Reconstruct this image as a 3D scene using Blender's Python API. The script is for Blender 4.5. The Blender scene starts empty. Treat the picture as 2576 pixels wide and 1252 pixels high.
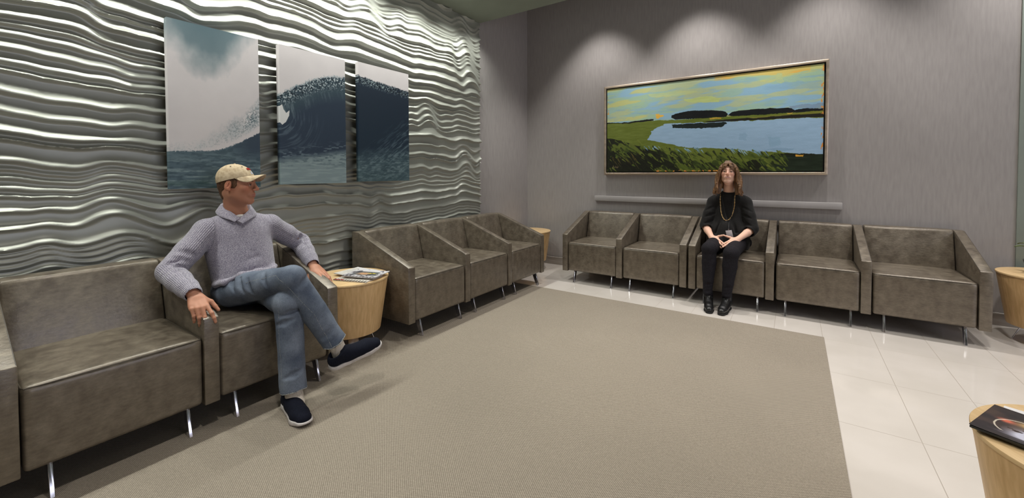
import bpy, bmesh, math, random
import numpy as np
from mathutils import Vector, Matrix

S = bpy.context.scene
COL = S.collection
R = math.radians

# ------------------------------------------------------------------ camera
FPX, CY = 1039.5, 461.5
yaw, pitch, roll = 0.60045, 0.02509, -0.00298
sy, cyw, sp, cp = math.sin(yaw), math.cos(yaw), math.sin(pitch), math.cos(pitch)
fwd = Vector((-sy * cp, cyw * cp, -sp))
rt = Vector((cyw, sy, 0)); up = rt.cross(fwd)
r2 = rt * math.cos(roll) + up * math.sin(roll); u2 = -rt * math.sin(roll) + up * math.cos(roll)
cam = bpy.data.cameras.new('camera'); co = bpy.data.objects.new('camera', cam); COL.objects.link(co)
cam.sensor_width = 36; cam.lens = FPX / 2576 * 36; cam.shift_y = -(626 - CY) / 2576
cam.clip_start = 0.02
M = Matrix((r2, u2, -fwd)).transposed().to_4x4(); M.translation = (0, 0, 1.2)
co.matrix_world = M
S.camera = co

# ------------------------------------------------------------------ world, exposure, lights
S.view_settings.view_transform = 'Standard'
S.view_settings.look = 'None'
S.view_settings.gamma = 1
S.view_settings.use_curve_mapping = False
S.view_settings.exposure = 0.0
w = bpy.data.worlds.new('world'); S.world = w; w.use_nodes = True
w.node_tree.nodes['Background'].inputs[0].default_value = (0.9, 0.95, 1, 1)
w.node_tree.nodes['Background'].inputs[1].default_value = 0.1

def spot(name, loc, target, power, angle, blend, size, color):
    l = bpy.data.lights.new(name, 'SPOT'); l.energy = power; l.spot_size = R(angle); l.spot_blend = blend
    l.shadow_soft_size = size; l.color = color
    o = bpy.data.objects.new(name, l); COL.objects.link(o); o.location = loc
    o.rotation_euler = (Vector(target) - Vector(loc)).to_track_quat('-Z', 'Y').to_euler()
    return o

def area(name, loc, sx, sy_, power, color, rot=(0, 0, 0)):
    l = bpy.data.lights.new(name, 'AREA'); l.shape = 'RECTANGLE'; l.size = sx; l.size_y = sy_
    l.energy = power; l.color = color
    o = bpy.data.objects.new(name, l); COL.objects.link(o); o.location = loc; o.rotation_euler = rot
    return o

WARM = (1.0, 0.95, 0.885); COOL = (0.98, 1.0, 0.925)
# three wall washers over the picture wall, in the raised ceiling
for i, x in enumerate((-1.95, -0.85, 0.25, 1.45)):  # the last spot is fill, added to brighten the right end
    spot('picture_wall_lamp_and_fill', (x, 4.28, 3.5), (x, 4.28, 0), (92, 104, 96, 118)[i], (84, 84, 84, 100)[i], (0.62, 0.62, 0.7, 1.0)[i], 0.05, (1.0, 0.96, 0.92))
# downlights over the wave wall
for i, y in enumerate((-1.3, -0.7, -0.1, 0.5, 1.1, 1.7, 2.25, 2.75, 3.2, 3.6)):
    spot('wave_wall_lamp', (-2.70, y, 2.87), (-2.72, y, 0), (44, 44, 42, 42, 42, 42, 40, 40, 22, 14)[i], 130, 0.8, 0.03, COOL)
# general room downlights
for x, y in ((-1.1, 0.6), (-1.1, 2.6), (0.7, 0.8), (0.9, 3.0), (2.4, 0.8), (2.4, 2.8), (-1.1, -1.6), (0.9, -1.6)):
    spot('ceiling_lamp', (x, y, 2.86), (x, y, 0), 96 if (x, y) == (0.9, 3.0) else 67, 104, 0.7, 0.07, WARM)
area('corridor_window_light', (4.4, 1.2, 1.7), 1.6, 3.4, 56, (0.83, 0.85, 1.0), (0, R(90), 0))

# ------------------------------------------------------------------ helpers
def lin(r, g, b):
    f = lambda c: ((c / 255) / 12.92 if c <= 10 else ((c / 255 + 0.055) / 1.055) ** 2.4)
    return (f(r), f(g), f(b), 1)

def linA(a):
    a = np.clip(a, 0, 255) / 255
    return np.where(a <= 0.04045, a / 12.92, ((a + 0.055) / 1.055) ** 2.4)

def tag(o, label=None, cat=None, group=None, kind=None):
    if label: o['label'] = label
    if cat: o['category'] = cat
    if group: o['group'] = group
    if kind: o['kind'] = kind
    return o

def empty(name, loc=(0, 0, 0), rz=0, label=None, cat=None, group=None):
    o = bpy.data.objects.new(name, None); COL.objects.link(o); o.location = loc; o.rotation_euler = (0, 0, rz)
    o.empty_display_size = 0.1
    return tag(o, label, cat, group)

def addobj(name, me, mat, parent=None, smooth=True, angle=40):
    if mat is not None:
        for m in (mat if isinstance(mat, (list, tuple)) else [mat]): me.materials.append(m)
    if smooth:
        me.shade_smooth()
        if angle: me.set_sharp_from_angle(angle=R(angle))
    o = bpy.data.objects.new(name, me); COL.objects.link(o)
    if parent: o.parent = parent
    return o

def frombm(name, bm, mat, parent=None, smooth=True, angle=40):
    me = bpy.data.meshes.new(name); bmesh.ops.recalc_face_normals(bm, faces=bm.faces); bm.to_mesh(me); bm.free()
    return addobj(name, me, mat, parent, smooth, angle)

def pydata(name, v, f, mat, parent=None, smooth=True, angle=40):
    me = bpy.data.meshes.new(name)
    me.from_pydata([tuple(p) for p in v], [], [tuple(q) for q in f]); me.update()
    return addobj(name, me, mat, parent, smooth, angle)

def npmesh(name, v, f, mat, parent=None, col=None, attrs=None, smooth=True, angle=None):
    """fast mesh from numpy arrays of quads"""
    me = bpy.data.meshes.new(name)
    v = np.asarray(v, np.float32); f = np.asarray(f, np.int32)
    n, k = f.shape
    me.vertices.add(len(v)); me.vertices.foreach_set('co', v.ravel())
    me.loops.add(n * k); me.loops.foreach_set('vertex_index', f.ravel())
    me.polygons.add(n); me.polygons.foreach_set('loop_start', np.arange(0, n * k, k, dtype=np.int32))
    me.update(calc_edges=True); me.validate()
    if col is not None:
        a = me.color_attributes.new('Col', 'FLOAT_COLOR', 'POINT')
        c = np.ones((len(v), 4), np.float32); c[:, :3] = col; a.data.foreach_set('color', c.ravel())
    for kx, val in (attrs or {}).items():
        a = me.attributes.new(kx, 'FLOAT', 'POINT'); a.data.foreach_set('value', np.asarray(val, np.float32))
    return addobj(name, me, mat, parent, smooth, angle)

def boxbm(x0, x1, y0, y1, z0, z1, bev=0.0, seg=2, bm=None):
    own = bm is None
    b = bmesh.new()
    bmesh.ops.create_cube(b, size=1)
    for v in b.verts:
        v.co = ((x0 + x1) / 2 + v.co.x * (x1 - x0), (y0 + y1) / 2 + v.co.y * (y1 - y0), (z0 + z1) / 2 + v.co.z * (z1 - z0))
    if bev: bmesh.ops.bevel(b, geom=b.edges[:], offset=bev, segments=seg, affect='EDGES', profile=0.5)
    if own: return b
    me = bpy.data.meshes.new('t'); b.to_mesh(me); b.free(); bm.from_mesh(me); bpy.data.meshes.remove(me)
    return bm

def prismbm(poly, x0, x1, bev=0.0, seg=3):
    """polygon in (y,z) extruded along x"""
    b = bmesh.new()
    A = [b.verts.new((x0, y, z)) for y, z in poly]; B = [b.verts.new((x1, y, z)) for y, z in poly]
    b.faces.new(A); b.faces.new(B[::-1]); n = len(poly)
    for i in range(n): b.faces.new((A[i], B[i], B[(i + 1) % n], A[(i + 1) % n]))
    bmesh.ops.recalc_face_normals(b, faces=b.faces)
    if bev: bmesh.ops.bevel(b, geom=b.edges[:], offset=bev, segments=seg, affect='EDGES', profile=0.5)
    return b

def grid_faces(nu, nv, off=0):
    i, j = np.meshgrid(np.arange(nu - 1), np.arange(nv - 1), indexing='ij')
    a = i * nv + j
    return (np.stack([a, a + nv, a + nv + 1, a + 1], -1).reshape(-1, 4) + off)

def rounded_box(x0, x1, y0, y1, z0, z1, r, n=14, top=0.0, front=0.0):
    """rounded cushion, optional bulges"""
    t = np.linspace(-1, 1, n)
    V = []; F = []
    a, b = np.meshgrid(t, t, indexing='ij')
    one = np.ones_like(a)
    for ax in range(3):
        for s in (-1, 1):
            P = [None] * 3
            P[ax] = one * s; P[(ax + 1) % 3] = a; P[(ax + 2) % 3] = b
            off = len(V) * n * n
            f = grid_faces(n, n, off)
            if s < 0: f = f[:, ::-1]
            V.append(np.stack(P, -1).reshape(-1, 3)); F.append(f)
    V = np.concatenate(V); F = np.concatenate(F)
    h = np.array([(x1 - x0) / 2, (y1 - y0) / 2, (z1 - z0) / 2]); c = np.array([(x0 + x1) / 2, (y0 + y1) / 2, (z0 + z1) / 2])
    rr = min(r, h.min() * 0.99)
    # spacing: concentrate samples at the edges
    W = np.sign(V) * (1 - (1 - np.abs(V)) ** 1.8)
    P = W * h
    Q = np.clip(P, -(h - rr), h - rr); D = P - Q
    L = np.linalg.norm(D, axis=1, keepdims=True); L[L == 0] = 1
    P = Q + D / L * rr * (np.abs(D).max(1, keepdims=True) > 1e-9)
    wx = np.cos(np.clip(W[:, 0], -1, 1) * math.pi / 2); wy = np.cos(np.clip(W[:, 1], -1, 1) * math.pi / 2); wz = np.cos(np.clip(W[:, 2], -1, 1) * math.pi / 2)
    P[:, 2] += top * np.sqrt(wx * wy) * (V[:, 2] > 0.6)
    P[:, 1] -= front * np.sqrt(np.clip(wx * wz, 0, 1)) * (V[:, 1] < -0.6)
    return P + c, F

def tube(pts, r, n=8, closed=False, cap=True):
    pts = [Vector(p) for p in pts]; m = len(pts)
    rad = r if hasattr(r, '__len__') else [r] * m
    V = []; F = []; prev = None
    for i, p in enumerate(pts):
        if closed: t = pts[(i + 1) % m] - pts[i - 1]
        else: t = pts[min(i + 1, m - 1)] - pts[max(i - 1, 0)]
        t.normalize()
        if prev is None:
            q = t.orthogonal().normalized()
        else:
            q = (prev - t * prev.dot(t)); q = q.normalized() if q.length > 1e-6 else t.orthogonal().normalized()
        prev = q; b = t.cross(q)
        for k in range(n):
            a = 2 * math.pi * k / n; V.append(p + (q * math.cos(a) + b * math.sin(a)) * rad[i])
    for i in range(m if closed else m - 1):
        for k in range(n):
            i2 = (i + 1) % m
            F.append((i * n + k, i * n + (k + 1) % n, i2 * n + (k + 1) % n, i2 * n + k))
    if cap and not closed:
        F.append(tuple(range(n))[::-1]); F.append(tuple((m - 1) * n + k for k in range(n)))
    return V, F

def lathe(prof, n=64, center=(0, 0)):
    V = []; F = []; m = len(prof)
    for r, z in prof:
        for k in range(n):
            a = 2 * math.pi * k / n; V.append((center[0] + r * math.cos(a), center[1] + r * math.sin(a), z))
    for i in range(m - 1):
        for k in range(n):
            F.append((i * n + k, i * n + (k + 1) % n, (i + 1) * n + (k + 1) % n, (i + 1) * n + k))
    if prof[0][0] > 1e-5: F.append(tuple(range(n))[::-1])
    if prof[-1][0] > 1e-5: F.append(tuple((m - 1) * n + k for k in range(n)))
    return V, F

def copy_tree(o, parent=None):
    c = o.copy(); COL.objects.link(c)
    if parent: c.parent = parent
    for ch in [x for x in list(COL.objects) if x.parent == o]: copy_tree(ch, c)
    return c

# smooth value noise in numpy
class Noise:
    def __init__(s, seed): s.t = np.random.RandomState(seed).rand(256, 256)
    def __call__(s, x, y):
        x = np.asarray(x, float); y = np.asarray(y, float)
        xi = np.floor(x).astype(int); yi = np.floor(y).astype(int); fx = x - xi; fy = y - yi
        fx = fx * fx * fx * (fx * (fx * 6 - 15) + 10); fy = fy * fy * fy * (fy * (fy * 6 - 15) + 10)
        g = lambda a, b: s.t[a % 256, b % 256]
        return (g(xi, yi) * (1 - fx) + g(xi + 1, yi) * fx) * (1 - fy) + (g(xi, yi + 1) * (1 - fx) + g(xi + 1, yi + 1) * fx) * fy
    def fbm(s, x, y, o=4):
        r = 0; a = 0.5; t = 0
        for i in range(o): r = r + a * s(x * 2 ** i + 17.3 * i, y * 2 ** i + 5.1 * i); t += a; a *= 0.5
        return r / t

# ------------------------------------------------------------------ materials
def mat(name, color=(0.5, 0.5, 0.5, 1), rough=0.5, metal=0.0, spec=0.5):
    m = bpy.data.materials.new(name); m.use_nodes = True
    b = m.node_tree.nodes['Principled BSDF']
    b.inputs['Base Color'].default_value = color; b.inputs['Roughness'].default_value = rough
    b.inputs['Metallic'].default_value = metal; b.inputs['Specular IOR Level'].default_value = spec
    return m, m.node_tree.nodes, m.node_tree.links, b

def add_noise(N, L, b, c1, c2, scale, detail=4, bump=0.0, bscale=None, stretch=None, lo=0.35, hi=0.65, dist=0.002, coord='Object', rough=None):
    tc = N.new('ShaderNodeTexCoord'); mp = N.new('ShaderNodeMapping')
    if stretch: mp.inputs['Scale'].default_value = stretch
    L.new(tc.outputs[coord], mp.inputs[0])
    n = N.new('ShaderNodeTexNoise'); n.inputs['Scale'].default_value = scale; n.inputs['Detail'].default_value = detail
    L.new(mp.outputs[0], n.inputs['Vector'])
    r = N.new('ShaderNodeValToRGB'); r.color_ramp.elements[0].position = lo; r.color_ramp.elements[1].position = hi
    r.color_ramp.elements[0].color = c1; r.color_ramp.elements[1].color = c2
    L.new(n.outputs['Fac'], r.inputs[0]); L.new(r.outputs[0], b.inputs['Base Color'])
    if rough:
        mr = N.new('ShaderNodeMapRange'); mr.inputs[1].default_value = lo; mr.inputs[2].default_value = hi
        mr.inputs[3].default_value = rough[0]; mr.inputs[4].default_value = rough[1]
        L.new(n.outputs['Fac'], mr.inputs[0]); L.new(mr.outputs[0], b.inputs['Roughness'])
    if bump:
        n2 = N.new('ShaderNodeTexNoise'); n2.inputs['Scale'].default_value = bscale or scale * 4; n2.inputs['Detail'].default_value = 3
        L.new(mp.outputs[0], n2.inputs['Vector'])
        bp = N.new('ShaderNodeBump'); bp.inputs['Strength'].default_value = bump; bp.inputs['Distance'].default_value = dist
        L.new(n2.outputs['Fac'], bp.inputs['Height']); L.new(bp.outputs[0], b.inputs['Normal'])
    return mp, n, r

def make_leather():
    m, N, L, b = mat('taupe_leather', rough=0.38, spec=0.7)
    b.inputs['Metallic'].default_value = 0.3; b.inputs['Coat Weight'].default_value = 0.25; b.inputs['Coat Roughness'].default_value = 0.28
    add_noise(N, L, b, lin(98, 88, 76), lin(124, 114, 99), 17, 12, bump=0.5, bscale=90, lo=0.32, hi=0.7, dist=0.0015, rough=(0.32, 0.46))
    # fine pale flecks of the antiqued finish
    tc = N.new('ShaderNodeTexCoord'); mp = N.new('ShaderNodeMapping'); mp.inputs['Scale'].default_value = (1, 1, 2.6)
    n = N.new('ShaderNodeTexNoise'); n.inputs['Scale'].default_value = 38; n.inputs['Detail'].default_value = 9; n.inputs['Roughness'].default_value = 0.68
    L.new(tc.outputs['Object'], mp.inputs[0]); L.new(mp.outputs[0], n.inputs['Vector'])
    mr = N.new('ShaderNodeMapRange'); mr.inputs[1].default_value = 0.3; mr.inputs[2].default_value = 0.7; L.new(n.outputs['Fac'], mr.inputs[0])
    src = b.inputs['Base Color'].links[0].from_socket
    mx = N.new('ShaderNodeMix'); mx.data_type = 'RGBA'; mx.blend_type = 'OVERLAY'; mx.inputs[0].default_value = 0.24
    L.new(src, mx.inputs[6]); L.new(mr.outputs[0], mx.inputs[7]); L.new(mx.outputs[2], b.inputs['Base Color'])
    return m
LEATHER = make_leather()
m, N, L, b = mat('dark_piping', lin(70, 62, 52), 0.5); PIPING = m
m, N, L, b = mat('chrome', lin(225, 225, 232), 0.18, 1.0)
add_noise(N, L, b, lin(205, 205, 214), lin(232, 232, 240), 30, 2, rough=(0.14, 0.24)); CHROME = m

def make_wood():
    m, N, L, b = mat('maple_veneer', rough=0.42, spec=0.4)
    add_noise(N, L, b, lin(198, 160, 110), lin(226, 190, 140), 7, 6, bump=0.08, stretch=(9, 9, 0.7), lo=0.28, hi=0.75)
    return m
WOOD = make_wood()
m, N, L, b = mat('maple_top', rough=0.4, spec=0.4)
add_noise(N, L, b, lin(206, 172, 124), lin(226, 196, 150), 7, 6, stretch=(12, 0.8, 1), lo=0.28, hi=0.75); WOODTOP = m
m, N, L, b = mat('wood_edge', lin(190, 152, 100), 0.5); WOODEDGE = m

def make_wave():
    m, N, L, b = mat('silver_green_plaster', rough=0.4, spec=0.6)
    b.inputs['Metallic'].default_value = 0.42
    add_noise(N, L, b, lin(164, 166, 158), lin(176, 178, 169), 3, 4, lo=0.2, hi=0.8, rough=(0.38, 0.46))
    return m
WAVE = make_wave()

def make_wallpaper():
    m, N, L, b = mat('grey_linen_wallcovering', rough=0.62, spec=0.25)
    mp, n, r = add_noise(N, L, b, lin(163, 158, 156), lin(173, 168, 166), 60, 3, bump=0.08, bscale=260, stretch=(1, 1, 0.12), lo=0.3, hi=0.7, dist=0.001)
    return m
WALLP = make_wallpaper()
m, N, L, b = mat('soffit_paint', rough=0.8)
add_noise(N, L, b, lin(126, 132, 120), lin(130, 136, 124), 5); SOFFIT = m
m, N, L, b = mat('ceiling_paint', lin(120, 118, 115), 0.9); CEIL = m
m, N, L, b = mat('base_moulding', rough=0.45)
add_noise(N, L, b, lin(176, 170, 164), lin(184, 178, 172), 4); BASEM = m
m, N, L, b = mat('rail_paint', rough=0.4)
add_noise(N, L, b, lin(172, 168, 167), lin(180, 176, 175), 4); RAIL = m
m, N, L, b = mat('room_paint', lin(170, 166, 160), 0.8); ROOMP = m

def make_tile():
    m, N, L, b = mat('cream_porcelain_tile', rough=0.07, spec=0.5)
    tc = N.new('ShaderNodeTexCoord'); sx = N.new('ShaderNodeSeparateXYZ'); L.new(tc.outputs['Object'], sx.inputs[0])
    def line(out, off, per, wd):
        a = N.new('ShaderNodeMath'); a.operation = 'SUBTRACT'; L.new(sx.outputs[out], a.inputs[0]); a.inputs[1].default_value = off - per / 2
        p = N.new('ShaderNodeMath'); p.operation = 'PINGPONG'; L.new(a.outputs[0], p.inputs[0]); p.inputs[1].default_value = per / 2
        c = N.new('ShaderNodeMath'); c.operation = 'GREATER_THAN'; L.new(p.outputs[0], c.inputs[0]); c.inputs[1].default_value = per / 2 - wd / 2
        return c
    g1 = line(0, 0.18, 0.30, 0.003); g2 = line(1, 2.51, 0.60, 0.003)
    mx = N.new('ShaderNodeMath'); mx.operation = 'MAXIMUM'; L.new(g1.outputs[0], mx.inputs[0]); L.new(g2.outputs[0], mx.inputs[1])
    mp, n, r = add_noise(N, L, b, lin(202, 195, 187), lin(211, 204, 197), 2.5, 3)
    mc = N.new('ShaderNodeMix'); mc.data_type = 'RGBA'; L.new(mx.outputs[0], mc.inputs[0]); L.new(r.outputs[0], mc.inputs[6])
    mc.inputs[7].default_value = lin(165, 156, 146); L.new(mc.outputs[2], b.inputs['Base Color'])
    mr = N.new('ShaderNodeMapRange'); L.new(mx.outputs[0], mr.inputs[0]); mr.inputs[3].default_value = 0.07; mr.inputs[4].default_value = 0.6
    L.new(mr.outputs[0], b.inputs['Roughness'])
    bp = N.new('ShaderNodeBump'); bp.inputs['Strength'].default_value = 0.5; bp.inputs['Distance'].default_value = 0.001; bp.invert = True
    L.new(mx.outputs[0], bp.inputs['Height']); L.new(bp.outputs[0], b.inputs['Normal'])
    return m
TILE = make_tile()

def make_carpet():
    m, N, L, b = mat('woven_taupe_carpet', rough=0.9, spec=0.15)
    tc = N.new('ShaderNodeTexCoord'); mp = N.new('ShaderNodeMapping'); L.new(tc.outputs['Object'], mp.inputs[0])
    mp.inputs['Scale'].default_value = (1 / 0.0060, 1 / 0.0048, 1); mp.inputs['Rotation'].default_value = (0, 0, 0)
    ck = N.new('ShaderNodeTexChecker'); ck.inputs['Scale'].default_value = 1
    L.new(mp.outputs[0], ck.inputs['Vector'])
    n = N.new('ShaderNodeTexNoise'); n.inputs['Scale'].default_value = 180; n.inputs['Detail'].default_value = 3
    L.new(tc.outputs['Object'], n.inputs['Vector'])
    n2 = N.new('ShaderNodeTexNoise'); n2.inputs['Scale'].default_value = 1.3; n2.inputs['Detail'].default_value = 4
    L.new(tc.outputs['Object'], n2.inputs['Vector'])
    mc = N.new('ShaderNodeMix'); mc.data_type = 'RGBA'; L.new(ck.outputs['Fac'], mc.inputs[0])
    mc.inputs[6].default_value = lin(126, 116, 104); mc.inputs[7].default_value = lin(163, 154, 140)
    m2 = N.new('ShaderNodeMix'); m2.data_type = 'RGBA'; m2.blend_type = 'OVERLAY'; m2.inputs[0].default_value = 0.35
    L.new(mc.outputs[2], m2.inputs[6]); L.new(n.outputs['Fac'], m2.inputs[7])
    m3 = N.new('ShaderNodeMix'); m3.data_type = 'RGBA'; m3.blend_type = 'OVERLAY'; m3.inputs[0].default_value = 0.12
    L.new(m2.outputs[2], m3.inputs[6]); L.new(n2.outputs['Fac'], m3.inputs[7])
    L.new(m3.outputs[2], b.inputs['Base Color'])
    bp = N.new('ShaderNodeBump'); bp.inputs['Strength'].default_value = 0.6; bp.inputs['Distance'].default_value = 0.0015
    L.new(ck.outputs['Fac'], bp.inputs['Height']); L.new(bp.outputs[0], b.inputs['Normal'])
    return m
CARPET = make_carpet()

def make_colattr(name, rough=0.5, spec=0.4, bump=0.0, bscale=300, dist=0.001, gain=1.0, sub=0.0):
    m, N, L, b = mat(name, rough=rough, spec=spec)
    a = N.new('ShaderNodeVertexColor'); a.layer_name = 'Col'; L.new(a.outputs[0], b.inputs['Base Color'])
    if sub:
        b.inputs['Subsurface Weight'].default_value = sub; b.inputs['Subsurface Scale'].default_value = 0.01
        b.inputs['Subsurface Radius'].default_value = (1, 0.35, 0.2)
    if bump:
        tc = N.new('ShaderNodeTexCoord'); n = N.new('ShaderNodeTexNoise'); n.inputs['Scale'].default_value = bscale; n.inputs['Detail'].default_value = 3
        L.new(tc.outputs['Object'], n.inputs['Vector'])
        bp = N.new('ShaderNodeBump'); bp.inputs['Strength'].default_value = bump; bp.inputs['Distance'].default_value = dist
        L.new(n.outputs['Fac'], bp.inputs['Height']); L.new(bp.outputs[0], b.inputs['Normal'])
    return m
PRINT = make_colattr('canvas_print_ink', 0.55, 0.3)
PAINT = make_colattr('oil_paint', 0.38, 0.45, bump=0.5, bscale=120)
GLOSSP = make_colattr('glossy_magazine_paper', 0.25, 0.5)

# ------------------------------------------------------------------ the room
XW, YW, ZS, ZC = -3.03, 4.80, 2.90, 3.60     # left wall, picture wall, soffit, raised ceiling
def st(o): o['kind'] = 'structure'; return o
st(frombm('floor', boxbm(XW - 0.1, 4.6, -4.1, YW + 0.1, -0.1, 0), TILE, smooth=False))
tag(frombm('carpet', boxbm(-2.98, 0.187, -4.0, 3.73, 0.0, 0.004), CARPET, smooth=False),
    'large taupe woven carpet with straight edges inlaid on the cream tile floor', 'carpet')
st(frombm('wall_far', boxbm(XW - 0.1, 4.6, YW, YW + 0.1, 0, ZC + 0.1), WALLP, smooth=False))
st(frombm('wall_left', boxbm(XW - 0.1, XW, -4.1, YW, 0, ZC + 0.1), WALLP, smooth=False))
st(frombm('wall_right', boxbm(4.5, 4.6, -4.1, YW, 0, ZC + 0.1), ROOMP, smooth=False))
st(frombm('wall_back', boxbm(XW, 4.5, -4.1, -4.0, 0, ZC + 0.1), ROOMP, smooth=False))
st(frombm('ceiling', boxbm(XW, 4.5, 3.0, YW, ZC, ZC + 0.1), CEIL, smooth=False))
st(frombm('ceiling_soffit', boxbm(XW, 4.5, -4.0, 3.70, ZS, ZC + 0.1), SOFFIT, smooth=False))
bb = boxbm(XW, 4.5, YW - 0.014, YW, 0, 0.10, 0.003); boxbm(XW, 4.5, YW - 0.020, YW, 0.088, 0.10, 0.004, bm=bb)
st(frombm('baseboard_far', bb, BASEM))
bb = boxbm(XW, XW + 0.014, 3.75, YW - 0.014, 0, 0.10, 0.003)
st(frombm('baseboard_left', bb, BASEM))
# chair rail under the painting
st(frombm('trim_1', boxbm(-2.03, 0.357, 4.755, YW, 0.860, 0.922, 0.004), RAIL))
m, N, L, b = mat('pale_greenish_strip', lin(150, 160, 152), 0.35); PALESTRIP = m
st(frombm('trim_2', boxbm(1.405, 2.4, 4.785, YW, 0.102, 3.4, 0.002), PALESTRIP))  # paler greenish strip over the right end of the far wall

# carved wave panel over the left wall
def wave_panel():
    rs = np.random.RandomState(11)
    y0, y1, z0, z1 = -3.2, 3.70, 0.0, ZS
    ys = np.concatenate([np.arange(y0, -0.6, 0.03), np.arange(-0.6, y1, 0.0125), [y1]])
    zs = np.concatenate([np.arange(z0, 0.3, 0.02), np.arange(0.3, z1, 0.0055), [z1]])
    Yg, Zg = np.meshgrid(ys, zs, indexing='ij')
    nA, nB, nC, nD = Noise(3), Noise(5), Noise(8), Noise(21)
    # ridge base heights
    base = [-0.3]
    while base[-1] < 3.4:
        q = rs.rand()
        base.append(base[-1] + (0.022 + 0.02 * rs.rand() if q < 0.45 else 0.044 + 0.058 * rs.rand()))
    base = np.array(base)
    def disp(y, z):
        d = 0.070 * (nA(y * 2.1, z * 1.3 + 3) - 0.5) + 0.052 * (nB(y * 4.7, z * 2.6) - 0.5) + 0.026 * (nC(y * 10.0, z * 4.0) - 0.5)
        # local kinks
        k = np.clip(nD(y * 1.7 + 9, z * 2.3) - 0.62, 0, 1) * 2.6
        return d + 0.075 * k * np.sin(y * 15 + z * 5)
    H = np.zeros_like(Yg)
    for a in range(len(ys)):
        y = ys[a]
        line = base + disp(np.full_like(base, y), base)
        line = np.maximum.accumulate(line + np.arange(len(line)) * 1e-4)
        idx = np.clip(np.searchsorted(line, zs, side='right') - 1, 0, len(line) - 2)
        lo = line[idx]; hi = line[idx + 1]; sp_ = np.maximum(hi - lo, 1e-4)
        t = (zs - lo) / sp_
        amp_i = 0.62 + 0.76 * nB(np.full_like(base, y) * 1.3 + 40, base * 9.0)
        A0 = amp_i[idx] * 0.030 * np.clip(sp_ / 0.075, 0.25, 1.25) ** 0.75
        A1 = amp_i[idx + 1] * 0.030 * np.clip(sp_ / 0.075, 0.25, 1.25) ** 0.75
        fall = (0.74 * (1 - np.clip(t, 0, 1)) ** 4.5 + 0.26 * (1 - np.clip(t, 0, 1)) ** 1.6) * A0
        rise_w = np.clip(0.011 / sp_, 0.06, 0.35)
        rr = np.clip((t - (1 - rise_w)) / rise_w, 0, 1); rr = rr * rr * (3 - 2 * rr)
        H[a] = fall * (1 - rr) + rr * A1 + 0.012 * (nC(y * 3.0, zs * 6.0) - 0.5) * (1 - t) 
    # continuity of lip height at t=0 with the ridge below: light smoothing along z and y
    for _ in range(1): H[:, 1:-1] = 0.25 * H[:, :-2] + 0.5 * H[:, 1:-1] + 0.25 * H[:, 2:]
    for _ in range(2): H[1:-1] = 0.25 * H[:-2] + 0.5 * H[1:-1] + 0.25 * H[2:]
    Xg = XW + 0.048 + H
    V = np.stack([Xg, Yg, Zg], -1).reshape(-1, 3); nu, nv = Yg.shape
    F = grid_faces(nu, nv)
    # end cap back to the wall
    n0 = len(V)
    endv = np.stack([np.full(nv, XW), np.full(nv, y1), zs], -1)
    V = np.concatenate([V, endv]); k = np.arange(nv - 1); e = (nu - 1) * nv
    F = np.concatenate([F, np.stack([e + k, n0 + k, n0 + k + 1, e + k + 1], -1)])
    return V, F
V, F = wave_panel()
st(npmesh('wall_left_relief', V, F, WAVE, angle=80))

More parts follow.
